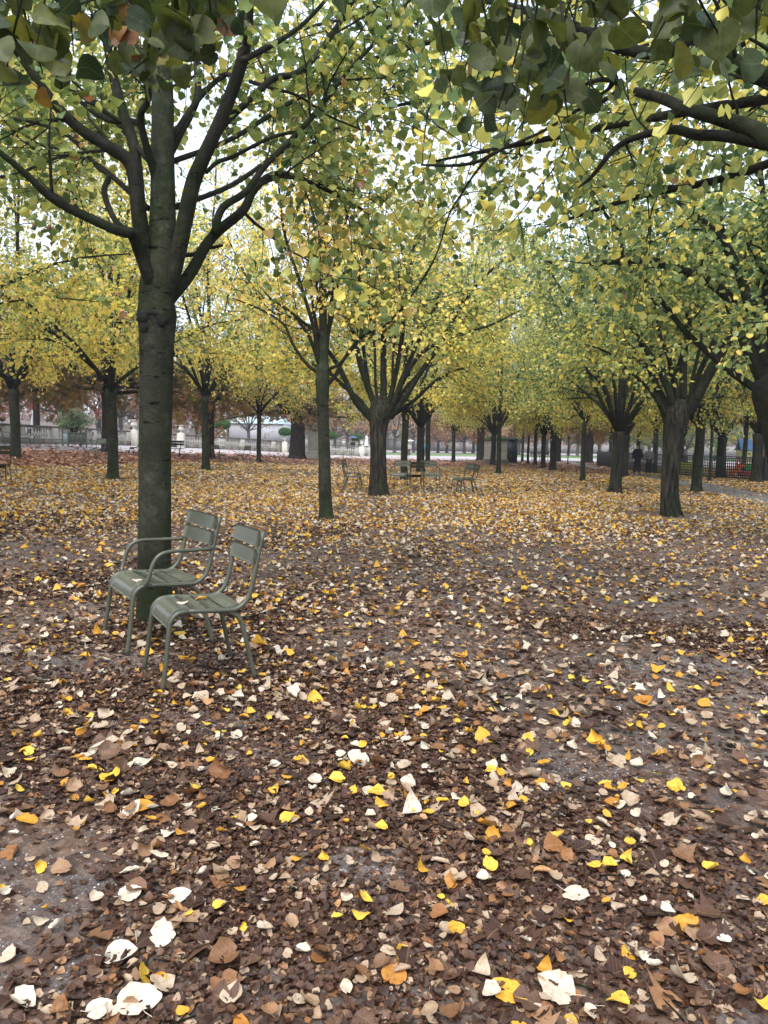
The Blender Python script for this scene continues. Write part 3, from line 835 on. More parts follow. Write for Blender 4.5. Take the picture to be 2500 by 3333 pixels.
# dark knot collar and callus
kr = np.random.default_rng(4)
def scar(ang, zpx, sx, sz, depth):
    """knobbly dark callus half sunk in the trunk"""
    cz = h.W(509, zpx, h.Y); n = 15; m = 11
    th = np.linspace(0, 2 * math.pi, n, endpoint=False); ph = np.linspace(.02, math.pi - .02, m)
    T_, P_ = np.meshgrid(th, ph)
    f = kr.random(8) * 6.28
    r_ = 1 + .28 * np.sin(3 * T_ + f[0]) * np.sin(2 * P_ + f[1]) + .18 * np.sin(5 * T_ + 4 * P_ + f[2]) + .1 * kr.normal(0, 1, T_.shape)
    lx = r_ * np.sin(P_) * np.cos(T_) * sx; lz = r_ * np.cos(P_) * sz; ly = r_ * np.sin(P_) * np.sin(T_) * depth
    aa = ang + lx / .14; R0 = float(np.interp(zpx, [940, 990, 1030, 1075, 1160, 1300, 1600], [118, 118, 128, 120, 112, 107, 109])) / 2 / F_PX * h.Y * .955 - .006 + ly
    V = np.stack([cz[0] + R0 * np.cos(aa), cz[1] + R0 * np.sin(aa), cz[2] + lz], -1).reshape(-1, 3)
    i_, j_ = np.meshgrid(np.arange(m - 1), np.arange(n), indexing='ij'); a_ = i_ * n + j_; b_ = i_ * n + (j_ + 1) % n
    kn = MB(); kn.add(V, np.stack([a_, b_, b_ + n, a_ + n], -1).reshape(-1, 4)); kn.build('knot', M['moss'], h.root, smooth=True)
for s_ in ((-2.15, 1040, .075, .035, .022), (-1.55, 1030, .07, .022, .018), (-1.0, 1052, .05, .045, .026), (-2.0, 1075, .035, .035, .02), (-1.0, 1152, .055, .012, .012), (-2.0, 958, .07, .012, .01), (-1.3, 1310, .05, .007, .008), (-1.9, 1500, .08, .008, .008), (-1.2, 1232, .035, .006, .007)):
    scar(*s_)
h.T.finish(h.root, M['linden_near'], .078, M['bark'], M['bark_dark'], TPL_M, warm(.56, .68, .17))

# --- slim tree left of the centre, tall and thinly leaved
h = Hand(102, 1060, 14.6, 'linden_tree', 'slim straight linden with tall sparse pale crown, left of the thick ridged trunk', 'tree')
TRUNKS.append((h.b[0], h.b[1], .16))
tp = [(1062, 1702, 58), (1061, 1660, 46), (1058, 1600, 41), (1056, 1480, 39), (1051, 1340, 38), (1050, 1260, 44), (1050, 1225, 44), (1052, 1100, 28), (1050, 900, 24), (1046, 600, 17), (1060, 300, 10), (1070, 40, 6)]
c = catmull(np.array(tp, float), 5)
pts = np.array([h.W(x, y, h.Y) for x, y, w in c]); rad = c[:, 2] / 2 / F_PX * h.Y
h.T.trunk.tube(pts, rad, 16, bump=.03, rng=h.T.rng)
Z4 = (900, 700, .4822)
sp = dict(tmin=.22, per_m=4.2, L=1.7, twm=6, nl=7, spread=.13, up=.7, flat=.8)
h.T.populate(pts[30:], .1, .02, **dict(sp, tmin=.05, per_m=4))
for (pl, w0, w1, d1) in (
    ([(310, 1110), (280, 960), (250, 760), (150, 430), (60, 150), (20, -150), (0, -500)], 34, 9, -.6),
    ([(330, 1050), (430, 1000), (520, 880), (600, 800), (700, 770), (800, 680), (900, 560), (1050, 330), (1150, 60)], 26, 8, -1.2),
    ([(300, 1080), (200, 1000), (110, 870), (50, 740), (-100, 640), (-300, 560)], 26, 8, .4),
    ([(340, 1150), (400, 1080), (450, 980), (560, 830), (580, 640), (560, 400), (600, 100), (640, -250)], 30, 8, .8),
    ([(320, 1060), (350, 800), (370, 600), (400, 300), (480, 0), (560, -400), (600, -800)], 32, 8, .3),
    ([(300, 1060), (220, 820), (120, 700), (-50, 640), (-200, 420), (-330, 150)], 26, 8, 1.5),
    ([(330, 900), (400, 560), (440, 200), (520, -200), (700, -700)], 24, 7, 1.2),
    ([(300, 900), (240, 560), (220, 200), (160, -200), (60, -700)], 24, 7, .8)):
    h.limb(pl, w0, w1, 0, d1, Z4, 7, sp)
h.T.finish(h.root, M['linden'], .085, M['bark'], M['bark_dark'], TPL_L, lambda LP, rg: np.clip(rg.normal(.80, .12, len(LP)) - .35 * (rg.random(len(LP)) < .2), 0, 1), hang=.8)

# --- thick ridged trunk at the centre
h = Hand(103, 1231, 21.8, 'linden_tree', 'thick ridged linden trunk at the centre, between the two groups of empty chairs', 'tree')
TRUNKS.append((h.b[0], h.b[1], .35))
tp = [(1233, 1618, 74), (1232, 1590, 64), (1231, 1540, 56), (1231, 1450, 53), (1232, 1390, 58), (1236, 1350, 74), (1240, 1325, 70), (1243, 1290, 42)]
c = catmull(np.array(tp, float), 6)
pts = np.array([h.W(x, y, h.Y) for x, y, w in c]); rad = c[:, 2] / 2 / F_PX * h.Y
h.T.trunk.tube(pts, rad, 22, bump=.03, rng=h.T.rng)
dn = dict(tmin=.46, per_m=5.2, L=1.15, twm=7, nl=17, spread=.13)
for (pl, w0, w1, d1) in (
    ([(660, 1400), (600, 1330), (530, 1250), (450, 1080), (380, 960), (250, 800), (100, 650), (-50, 560)], 62, 10, -.8),
    ([(700, 1370), (650, 1250), (580, 1050), (540, 900), (490, 740), (450, 640), (380, 450), (300, 250)], 58, 14, .5),
    ([(715, 1380), (722, 1200), (722, 1000), (725, 500), (720, 300), (730, 0)], 62, 20, .3),
    ([(735, 1350), (800, 1100), (850, 800), (870, 500), (930, 200), (960, -50)], 46, 12, .9),
    ([(750, 1380), (840, 1150), (960, 950), (1100, 860), (1250, 800), (1450, 740), (1650, 640)], 46, 8, -1.6),
    ([(765, 1370), (870, 1230), (960, 1080), (1100, 880), (1200, 700), (1330, 500), (1500, 330), (1650, 250)], 52, 9, -.5),
    ([(690, 1350), (640, 1220), (600, 1000), (580, 780), (590, 640), (680, 520), (760, 400)], 36, 10, 1.6),
    ([(770, 1350), (850, 1100), (980, 800), (1080, 600), (1150, 350)], 46, 12, 2.2),
    ([(640, 1370), (500, 1200), (330, 1050), (100, 950), (-100, 900)], 36, 9, 2.4),
    ([(760, 1370), (930, 1250), (1100, 1100), (1300, 1020), (1500, 980)], 34, 9, 2.6),
    ([(740, 1360), (780, 1180), (790, 900), (830, 620), (820, 300)], 30, 9, -.5),
    ([(700, 1360), (670, 1150), (660, 850), (620, 560), (640, 250)], 30, 9, -.6),
    ([(770, 1370), (860, 1180), (1040, 980), (1250, 620), (1400, 420)], 32, 8, .6),
    ([(660, 1380), (560, 1240), (420, 1130), (250, 900), (120, 820)], 30, 8, -.4)):
    h.limb(pl, w0 * .85, w1 * .85, 0, d1, Z4, 8, dn)
h.T.finish(h.root, M['linden'], .105, M['bark_ridge'], M['bark_dark'], TPL_L, warm(.44, .66))

# --- the big leaning tree at right
h = Hand(104, 2180, 17.0, 'linden_tree', 'big dark forked linden on the right with bare earth at its foot', 'tree')
TRUNKS.append((h.b[0], h.b[1], .5))
tp = [(2186, 1690, 80), (2182, 1650, 66), (2180, 1590, 57), (2184, 1500, 54), (2190, 1420, 62), (2200, 1370, 78), (2208, 1330, 66), (2212, 1300, 40)]
c = catmull(np.array(tp, float), 6)
pts = np.array([h.W(x, y, h.Y) for x, y, w in c]); rad = c[:, 2] / 2 / F_PX * h.Y
h.T.trunk.tube(pts, rad, 22, bump=.035, rng=h.T.rng)
Z5 = (1600, 600, .5425)
dn = dict(tmin=.46, per_m=5.2, L=1.1, twm=7, nl=17, spread=.12)
for (pl, w0, w1, d1) in (
    ([(1070, 1470), (1040, 1380), (1000, 1280), (980, 1180), (920, 1090), (830, 1020)], 66, 16, .8),
    ([(1110, 1420), (1060, 1230), (990, 1080), (900, 960), (850, 880), (760, 740), (700, 650), (620, 610), (500, 525), (400, 490), (250, 420)], 58, 10, -1.0),
    ([(1150, 1400), (1090, 1180), (1060, 1000), (1040, 860), (980, 760), (880, 640), (780, 520)], 42, 12, .6),
    ([(1150, 1390), (1150, 1200), (1155, 1000), (1180, 760), (1180, 560), (1200, 300), (1180, 50)], 62, 22, .3),
    ([(1170, 1400), (1280, 1180), (1350, 1060), (1430, 930), (1480, 850), (1600, 700), (1700, 560)], 84, 30, -.4),
    ([(1190, 1330), (1240, 1150), (1330, 950), (1400, 760), (1420, 520), (1480, 250)], 44, 12, 1.4),
    ([(1120, 1380), (1080, 1250), (1180, 900), (1250, 700), (1340, 640)], 34, 12, 2.0),
    ([(1090, 1380), (980, 1180), (870, 1000), (700, 880), (520, 820)], 32, 9, 2.4),
    ([(1120, 1380), (1100, 1150), (1010, 900), (960, 650), (900, 420)], 34, 10, -.6),
    ([(1180, 1370), (1210, 1150), (1260, 900), (1240, 640), (1300, 400)], 34, 10, -.5),
    ([(1080, 1440), (960, 1250), (840, 1130), (700, 1010), (560, 960)], 30, 8, -.8)):
    h.limb(pl, w0 * .85, w1 * .85, 0, d1, Z5, 8, dn)
h.T.finish(h.root, M['linden'], .10, M['bark_ridge'], M['bark_dark'], TPL_L, warm(.30, .50))

# --- tree just outside the right edge whose limbs arch into view
h = Hand(105, 2560, 12.4, 'linden_tree', 'dark mossy linden cut by the right edge, its limbs arching left overhead', 'tree')
TRUNKS.append((h.b[0], h.b[1], .3))
tp = [(2565, 1790, 110), (2560, 1700, 90), (2550, 1560, 82), (2535, 1440, 84), (2515, 1340, 96), (2500, 1270, 100), (2500, 1220, 60)]
c = catmull(np.array(tp, float), 6)
pts = np.array([h.W(x, y, h.Y) for x, y, w in c]); rad = c[:, 2] / 2 / F_PX * h.Y
h.T.trunk.tube(pts, rad, 20, bump=.04, rng=h.T.rng)
dn = dict(tmin=.42, per_m=4.6, L=1.05, twm=7, nl=12, spread=.11)
for (pl, w0, w1, d1, pp) in (
    ([(1690, 1330), (1640, 1260), (1560, 1210), (1420, 1110), (1350, 1050), (1180, 900), (1080, 780), (960, 620), (820, 480), (700, 380)], 56, 14, .6, dn),
    ([(1680, 1300), (1600, 1120), (1530, 960), (1450, 760), (1420, 680), (1330, 600), (1200, 540), (1080, 490), (950, 458), (800, 458), (700, 466), (590, 474)], 80, 28, -.3, dict(dn, tmin=.5, per_m=2.5)),
    ([(1680, 1260), (1600, 950), (1540, 720), (1450, 440), (1350, 300), (1230, 190), (1100, 100), (900, 40)], 66, 16, -.6, dn),
    ([(1700, 1250), (1600, 850), (1500, 560), (1420, 420), (1370, 200), (1380, 50), (1400, -200)], 50, 20, .3, dn),
    ([(790, 450), (770, 300), (700, 200), (600, 60), (560, -60)], 26, 10, -.8, dict(dn, tmin=.2)),
    ([(1700, 1250), (1680, 900), (1640, 600), (1640, 200), (1600, -200)], 60, 22, .5, dn),
    ([(1690, 1250), (1560, 800), (1640, 500), (1750, 300)], 40, 12, 1.5, dn)):
    h.limb(pl, w0, w1, 0, d1, Z5, 9, pp)
h.T.finish(h.root, M['linden'], .09, M['bark_dark'], M['bark_dark'], TPL_M, warm(.30, .40))

# --- tree just outside the frame on the near right: the limb across the top right corner and the low leaves coloured dark as if backlit
h = Hand(106, 4600, 3.3, 'linden_tree', 'nearest linden at right, with a thick broken limb and big dark leaves overhead', 'tree')
TRUNKS.append((h.b[0], h.b[1], .3))
pz = np.linspace(-.1, 3.3, 14)
h.T.trunk.tube(np.stack([0 * pz, 0 * pz, pz], 1), .2 * (1 + .3 * np.exp(-pz / .15)), 18, bump=.03, rng=h.T.rng)
Z2 = (1250, 0, .7535)
mid_ = dict(tmin=.35, per_m=4.2, L=1.4, twm=7, nl=9, spread=.12)
nr_ = dict(tmin=.3, per_m=3.2, L=.75, twm=6, nl=7, spread=.07)
for (pl, w0, w1, d0, d1, pp) in (
    ([(4500, 560), (3000, 830), (2200, 700), (1800, 660), (1680, 620), (1600, 560), (1450, 510), (1300, 470), (1200, 425), (1085, 395)], 92, 32, 0, .9, None),
    ([(2200, 700), (1700, 630), (1480, 590), (1350, 582), (1250, 560), (1100, 590), (1000, 640), (900, 760), (840, 810)], 56, 7, .5, 1.3, nr_),
    ([(2300, 560), (1850, 380), (1659, 330), (1550, 290), (1450, 215), (1380, 180), (1250, 130), (1100, 100)], 80, 24, .5, 1.4, nr_),
    ([(2100, 60), (1700, -60), (1300, 180), (1200, 235), (1000, 200), (860, 130), (700, 70), (520, 20), (400, -10)], 60, 22, .4, 1.2, nr_),
    ([(1010, 200), (1000, 300), (985, 370), (900, 430), (700, 560), (480, 660), (400, 740), (340, 830), (280, 930), (230, 1090), (150, 1230)], 17, 4, 1.0, 1.6, dict(nr_, tmin=.15, per_m=3)),
    ([(480, 660), (400, 700), (300, 715), (160, 712)], 16, 9, 1.3, 1.5, nr_),
    ([(860, 130), (880, 180), (960, 260), (1010, 380), (940, 440)], 34, 16, .9, 1.1, nr_),
    ([(1010, 350), (930, 345), (860, 370), (760, 420), (640, 430)], 22, 8, 1.0, 1.5, dict(nr_, tmin=.1, per_m=4)),
    ([(4300, 0), (2600, 300), (1700, 420), (1100, 520), (600, 620), (200, 700)], 60, 8, .4, 4.2, mid_),
    ([(4300, -400), (2600, -300), (1700, 0), (1000, 250), (400, 380), (-50, 480)], 60, 8, .6, 4.8, mid_),
    ([(4300, -300), (2600, 200), (1900, 600), (1500, 760), (1100, 850), (700, 980)], 60, 8, .8, 5.5, mid_),
    ([(4300, -900), (2400, -700), (1400, -200), (700, 60), (200, 180), (-200, 300)], 60, 8, .6, 5.5, mid_),
    ([(4300, -900), (2600, -900), (1900, -200), (1600, 150), (1300, 350)], 60, 10, .6, 4.0, mid_)):
    h.limb(pl, w0, w1, d0, d1, Z2, 11, pp, bumpy=.11)
def dark_sprays(h, targets, leafs, rg, ystart=-260):
    """drooping twigs that hang into the top of the picture, with large leaves"""
    for (px, py, Y) in targets:
        Y = Y + rg.uniform(-.1, .1)
        p0 = P(px + rg.uniform(-160, 160), ystart + rg.uniform(-80, 40), Y + rg.uniform(-.1, .3)) - h.b
        p1 = P(px, py, Y) - h.b
        mid = (p0 + p1) / 2 + rg.normal(0, .04, 3)
        q = catmull([p0, mid, p1], 5)
        h.T.limbs.tube(q, np.linspace(.006, .0018, len(q)), 5, cap=False)
        for i in range(leafs):
            f = 1 - (i / leafs) * .5; x = f * (len(q) - 1.001); j = int(x)
            p = q[j] * (1 - (x - j)) + q[j + 1] * (x - j) + rg.normal(0, .028, 3)
            h.big.append((p, rg.normal(0, 1, 3) * [1, 1, .35] + [0, 0, -.7]))
def finish_big(h, rg, size, mat, vmean=.35):
    Pn = np.array([b_[0] for b_ in h.big]); ax = np.array([b_[1] for b_ in h.big]); n = len(Pn)
    nr = rg.normal(0, .8, (n, 3)); nr[:, 1] -= .6; nr[:, 2] += .2
    mb = MB(); mb.veins = True; put_leaves(mb, Pn, ax, nr, size * rg.uniform(.65, 1.25, n), np.clip(rg.normal(vmean, .22, n), 0, 1), TPL_N, rg)
    o = mb.build('foliage', mat, h.root, smooth=True, attr='v'); o.color = (.5, 1, 1, 1)
h.big = []
rg = np.random.default_rng(77)
dark_sprays(h, [(1500, 200, 2.4), (1560, 170, 2.6), (1600, 260, 2.2), (1680, 300, 2.3), (1760, 330, 2.1), (1800, 200, 2.3), (1900, 150, 2.1), (1850, 400, 2.3), (1960, 60, 2.2),
                (2050, 150, 2.3), (2100, 190, 2.0), (2260, 150, 2.2), (2350, 130, 2.0), (2420, 50, 2.1), (2460, 200, 2.0), (1740, 60, 2.0), (1650, 110, 2.4), (1900, 420, 2.5), (1700, 430, 2.5),
                (2200, 30, 2.0), (2300, 220, 2.4), (1430, 60, 2.0), (1520, 380, 2.9), (1640, 470, 2.9), (1470, 300, 3.0), (2020, 300, 2.9), (1800, 90, 2.6), (2140, 90, 2.5), (1580, 40, 2.4), (1850, 260, 2.2), (1620, 360, 2.4), (2480, 110, 2.2)], 6, rg)
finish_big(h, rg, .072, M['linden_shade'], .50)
h.T.finish(h.root, M['linden'], .075, M['bark_dark'], M['bark_dark'], TPL_M, warm(.40, .42))

# --- tree outside the frame on the near left
h = Hand(107, -2300, 2.6, 'linden_tree', 'linden mostly outside the left edge, big dark green leaves hanging in the top left', 'tree')
TRUNKS.append((h.b[0], h.b[1], .3))
h.T.trunk.tube(np.stack([0 * pz, 0 * pz, pz], 1), .19 * (1 + .3 * np.exp(-pz / .15)), 18, bump=.03, rng=h.T.rng)
for (pl, w0, w1, d0, d1) in (
    ([(-2300, -750), (-1500, -700), (-700, -560), (0, -430), (700, -330), (1300, -280)], 150, 30, 0, -.2),
    ([(-2300, -600), (-1500, -500), (-800, -350), (-300, -200), (200, -160)], 120, 30, 0, .3)):
    h.limb(pl, w0, w1, d0, d1, (0, 0, 1), 9, None)
h.big = []
dark_sprays(h, [(60, 60, 2.3), (120, 140, 2.1), (140, 240, 2.4), (240, 180, 2.3), (330, 100, 2.0), (400, 150, 2.3), (500, 60, 2.1), (600, 120, 2.0), (640, 210, 2.2), (470, 290, 2.5),
                (420, 240, 2.2), (200, 290, 2.6), (700, 150, 2.2), (740, 90, 2.0), (10, 280, 2.2), (30, 20, 2.0), (180, 40, 2.1), (280, 20, 2.0), (420, 20, 2.2), (560, 200, 2.4),
                (640, 40, 1.9), (330, 230, 2.7), (90, 200, 2.6), (760, -20, 2.0), (520, 300, 2.8), (880, -30, 1.8)], 6, rg)
for (px, py, Y) in ((1050, -60, 1.35), (1110, -40, 1.45), (1400, -30, 1.4), (870, -50, 1.5)):
    h.big.append((P(px, py - 60, Y) - h.b, np.array([.1, .1, -1.])))
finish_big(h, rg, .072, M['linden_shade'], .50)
h.T.LP.append(rg.normal(0, .3, (40, 3)) + [0, 0, 3.2]); h.T.LD.append(np.tile([0, 0, 1.], (40, 1)))
h.T.finish(h.root, M['linden_near'], .08, M['bark_dark'], M['bark_dark'], TPL_M)

# ------------------------------------------------------------------ the other lindens
def shift(o, b):
    for ch in o.children:
        if ch.name.startswith('crown'): ch.color = (b, 1, 1, 1)
vA = lambda LP, rg: rg.normal(.40 + .16 * np.clip((5.0 - LP[:, 2]) / 2.5, 0, 1), .21)
protos = []
for k, (seed, r, fork, top, reach, nlimb) in enumerate(((201, .16, 2.65, 12.4, 4.3, 9), (202, .17, 2.5, 11.8, 4.4, 9), (203, .15, 2.8, 12.8, 4.0, 9), (204, .20, 2.1, 12.0, 4.6, 10))):
    root = empty('linden_tree', (0, 0, 0))
    _, n = make_linden(seed, root, r, fork, top, reach, nlimb, bark=M['bark'] if k < 3 else M['bark_ridge'], vals=vA, nl=15 if k < 3 else 16, size=.098)
    print('linden proto', k, n, 'leaves')
    protos.append(root)
used = set()
def place_linden(k, px, Y, label, group='lindens of the grove', rz=0, s=1.0, w=1.0, bias=.5, xy=None):
    o = protos[k] if k not in used else copy_tree(protos[k]); used.add(k)
    b = gpos(px, Y) if xy is None else np.array([xy[0], xy[1], g(xy[0])])
    o.location = [float(x) for x in b]; o.rotation_euler = (0, 0, rz); o.scale = (s * w, s * w, s)
    tag(o, label, 'tree', group); shift(o, bias)
    TRUNKS.append((b[0], b[1], .2))
    return o
L = place_linden
L(0, 367, 22.0, 'slim V-forked linden left of the big trunk, hiding a dark old chestnut', rz=.4, s=.97, bias=.62)
L(1, 51, 28.2, 'dark-trunked linden at the far left, standing by the balustrade and the metal chairs', rz=2.1, s=1.0, w=1.08, bias=.62)
L(2, 669, 31.0, 'slender linden just right of the big trunk, beside the left-hand distant green chair', rz=1.0, s=1.05, w=.95, bias=.6)
L(0, 843, 42.5, 'very slender young linden between a green chair and the broad old chestnut', rz=3.0, s=1.0, w=.8, bias=.6)
L(1, 1315, 31.0, 'slim linden behind the middle group of green chairs', rz=4.2, s=1.0, w=.85, bias=.58)
L(3, 1368, 40.0, 'dark linden just right of the slim one behind the middle chairs', rz=.9, s=1.1, w=.95, bias=.45)
L(2, 1391, 48.0, 'farthest of the three close trunks behind the middle chairs', rz=2.2, s=1.05, bias=.5)
L(0, 1622, 40.0, 'slender linden in front of the stone gate pier', rz=5.2, s=1.02, w=.75, bias=.62)
L(3, 1798, 46.0, 'dark forked linden at the end of the short row right of the gate pier', rz=1.9, s=1.0, w=1.0, bias=.48)
L(2, 1895, 33.0, 'thin straight linden standing alone before the corner of the black fence', rz=.2, s=.9, w=.8, bias=.52)
L(3, 2003, 25.0, 'forked dark linden left of the walking couple', rz=3.6, s=.95, w=1.0, bias=.38)
L(3, 2032, 39.0, 'paler linden directly behind the forked one, beside the walking couple', rz=5.0, s=1.0, w=.95, bias=.5)
L(1, 2268, 26.4, 'linden beside the grey walk, just right of the big forked tree', rz=2.8, s=.95, w=1.05, bias=.42)
L(2, 2309, 35.0, 'thin young linden in front of the black fence', rz=4.0, s=.85, w=.55, bias=.6)
L(3, 2345, 39.5, 'broad many-stemmed linden behind the black fence', rz=.7, s=1.0, w=1.2, bias=.6)
L(3, 2460, 35.0, 'stout linden by the black fence at the right edge', rz=2.4, s=1.05, w=1.15, bias=.6)
# lindens whose trunks stand outside the picture and whose crowns reach in
for i, (k, x, y, rz, bi) in enumerate(((0, -8.9, 14.3, .5, .62), (3, -9.6, 6.4, 2.2, .5), (1, -15.2, 20.5, 1.3, .62), (3, 8.9, 8.8, 4.0, .36), (2, 15.4, 19.0, .9, .4), (1, 19.5, 27.5, 2.9, .45), (2, -16.5, 12.5, 4.4, .6))):
    L(k, 0, 0, ['linden crown reaching in at the left edge above the chairs', 'near linden crown at the left edge behind the dark leaves', 'linden crown at far left in front of the chestnuts', 'green linden crown at right just behind the broken limb',
                'linden crown at the right edge above the grey walk', 'linden crown at the right edge above the fence end', 'linden crown beyond the left edge, second row'][i], rz=rz, bias=bi, xy=(x, y))
# deeper rows
deep = [(1741, 55, 2, .9, .5), (1767, 50, 3, .8, .5), (1718, 58, 0, .6, .5), (1604, 55, 3, .95, .5), (1700, 66, 2, .8, .55), (1475, 62, 1, .9, .5), (2130, 47, 1, .9, .42), (2075, 56, 0, .9, .4), (2420, 48, 2, 1., .5), (2215, 52, 3, .9, .45), (2550, 44, 1, 1., .55), (1985, 60, 2, .9, .5)]
for i, (px, Y, k, w, bi) in enumerate(deep):
    L(k, px, Y, ['second trunk of the short row right of the gate pier', 'stout third trunk of the short row right of the gate pier', 'thin stem between the gate pier and the short row', 'dark trunk standing against the gate pier',
                 'pale trunk just right of the dark blue hut', 'linden beyond the right-hand pair of chairs, deep in the grove', 'small green-leaved linden behind the walking couple', 'shaded linden deep behind the fence corner',
                 'linden behind the fence near the toy house', 'linden deep behind the big forked tree', 'linden at the right edge beyond the fence', 'linden deep behind the forked dark tree'][i], rz=i * 1.3, w=w, bias=bi)

# ------------------------------------------------------------------ chestnuts
def chestnut(seed, root, r, fork, half, top, n_l=10, bark=None, flute=.1, nleaf=7, size=.2, vm=.5):
    T = Tree(seed); rg = T.rng
    z, rad = trunk_profile(r, fork, flare=.5)
    T.trunk.tube(np.stack([.02 * np.sin(z), .02 * np.cos(z), z], 1), rad, 26, bump=.04, rng=rg, flute=flute)
    q = T.curve([0, 0, fork - .2], [0, 0, 1], top - fork, 8, .06); T.limbs.tube(q, np.linspace(r * .8, .05, 9), 8)
    T.populate(q, r * .5, .04, .2, 1.4, half * .5, 2.4, nleaf, spread=.15, tl=(.5, 1.0))
    for k in range(n_l):
        a = (k + rg.uniform(-.3, .3)) / n_l * 6.283; e = math.radians(rg.choice([12, 30, 50]) + rg.uniform(-8, 8))
        d = np.array([math.cos(a) * math.cos(e), math.sin(a) * math.cos(e), math.sin(e)])
        q = T.curve([0, 0, fork + rg.uniform(-.3, .5)], d, half / math.cos(e) ** .6, 8, .1, -.1)
        T.limbs.tube(q, np.linspace(r * .34, .02, 9), 7)
        T.populate(q, r * .3, .02, .2, 1.8, 1.7, 2.6, nleaf, spread=.15, droop=-.8, tl=(.4, .9), flat=.6)
    T.finish(root, M['chestnut'], size, bark or M['bark_old'], M['bark_dark'], TPL_C, lambda LP, rg: rg.normal(vm - .35 * np.clip((LP[:, 2] - 3.6) / 2, 0, 1), .17), hang=1.0, tilt=.9)
    return root
cp = []
for k, (seed, r, half) in enumerate(((301, .5, 5.5), (302, .34, 5.2))):
    ro = empty('chestnut_tree', (0, 0, 0)); chestnut(seed, ro, r, 3.1, half, 9.5, n_l=20, nleaf=13); cp.append(ro)
cused = set()
def C_(k, px, Y, label, rz=0, s=1., w=1., bias=.5, name=None):
    o = cp[k] if k not in cused else copy_tree(cp[k]); cused.add(k)
    b = gpos(px, Y); o.location = [float(x) for x in b]; o.rotation_euler = (0, 0, rz); o.scale = (s * w, s * w, s)
    tag(o, label, 'tree', 'old chestnuts along the gravel path'); shift(o, bias)
    TRUNKS.append((b[0], b[1], .5)); return o
C_(0, 967, 54, 'broad old chestnut with deeply furrowed trunk beside the statue pedestal', .3, 1., 1.05, .5)
C_(1, 354, 39, 'dark chestnut trunk hidden behind the V-forked linden on the left', 1.2, 1., 1.0, .5)
C_(1, 683, 42, 'dark chestnut trunk behind the slender linden right of the big trunk', 2.6, 1., .8, .52)
C_(1, -120, 37, 'chestnut canopy at the far left edge over the balustrade', 4.1, 1., 1., .5)
C_(0, 1563, 69, 'leaning grey chestnut left of the gate pier', 4.4, 1., .7, .62)
C_(1, 1916, 69, 'dark chestnut trunk behind the thin lone linden', 5.4, 1., 1.0, .62)
C_(1, 120, 47, 'chestnut behind the far-left linden, over the planter', .8, 1., .6, .52)
C_(1, 1815, 72, 'chestnut at the back of the row right of the pier', .8, 1., .8, .6)

# ------------------------------------------------------------------ trees across the garden
def far_tree(seed, root, r, fork, half, top, nl, vm, mat, size=.24, dense=1.0):
    T = Tree(seed); rg = T.rng
    z, rad = trunk_profile(r, fork)
    T.trunk.tube(np.stack([.05 * np.sin(z * .8), .05 * np.cos(z), z], 1), rad, 10, bump=.04, rng=rg)
    for k in range(11):
        a = (k + rg.uniform(-.3, .3)) / 11 * 6.283 * 2; e = math.radians(rg.uniform(15, 80))
        d = np.array([math.cos(a) * math.cos(e), math.sin(a) * math.cos(e), math.sin(e)])
        Lq = half * math.cos(e) + (top - fork) * math.sin(e)
        q = T.curve([0, 0, fork + rg.uniform(-.3, .4)], d, Lq, 8, .11, 0)
        T.limbs.tube(q, np.linspace(r * .4, .03, 9), 5)
        T.populate(q, r * .3, .03, .2, 1.3 * dense, 2.0, 2.2, nl, spread=.25, tl=(.6, 1.3))
    T.finish(root, mat, size, M['bark_far'], M['bark_far'], TPL_L, lambda LP, rg: rg.normal(vm, .12, len(LP)), hang=.4)
    return root
fp = []
for (seed, r, fork, half, top, nl, vm) in ((401, .28, 2.0, 5.5, 11, 14, .78), (402, .24, 2.2, 5.2, 12, 4, .6), (403, .25, 2.0, 5.6, 11, 13, .5)):
    ro = empty('garden_tree', (0, 0, 0)); far_tree(seed, ro, r, fork, half, top, nl, vm, M['far'], size=.27); fp.append(ro)
fused = set()
def Fx(k, px, Y, rz, s, bias, label, group='autumn trees across the garden'):
    o = fp[k] if k not in fused else copy_tree(fp[k]); fused.add(k)
    b = gpos(px, Y); o.location = [float(x) for x in b] if Y < 200 else [float(b[0]), float(b[1]), float(b[2])]
    o.rotation_euler = (0, 0, rz); o.scale = (s, s, s); tag(o, label, 'tree', group); shift(o, bias)
RED = 'red-leaved tree in the sunken garden beyond the balustrade'
BARE_ = 'nearly bare tree with purple-grey twigs beyond the balustrade'
BRN = 'brown-orange tree standing across the lawn'
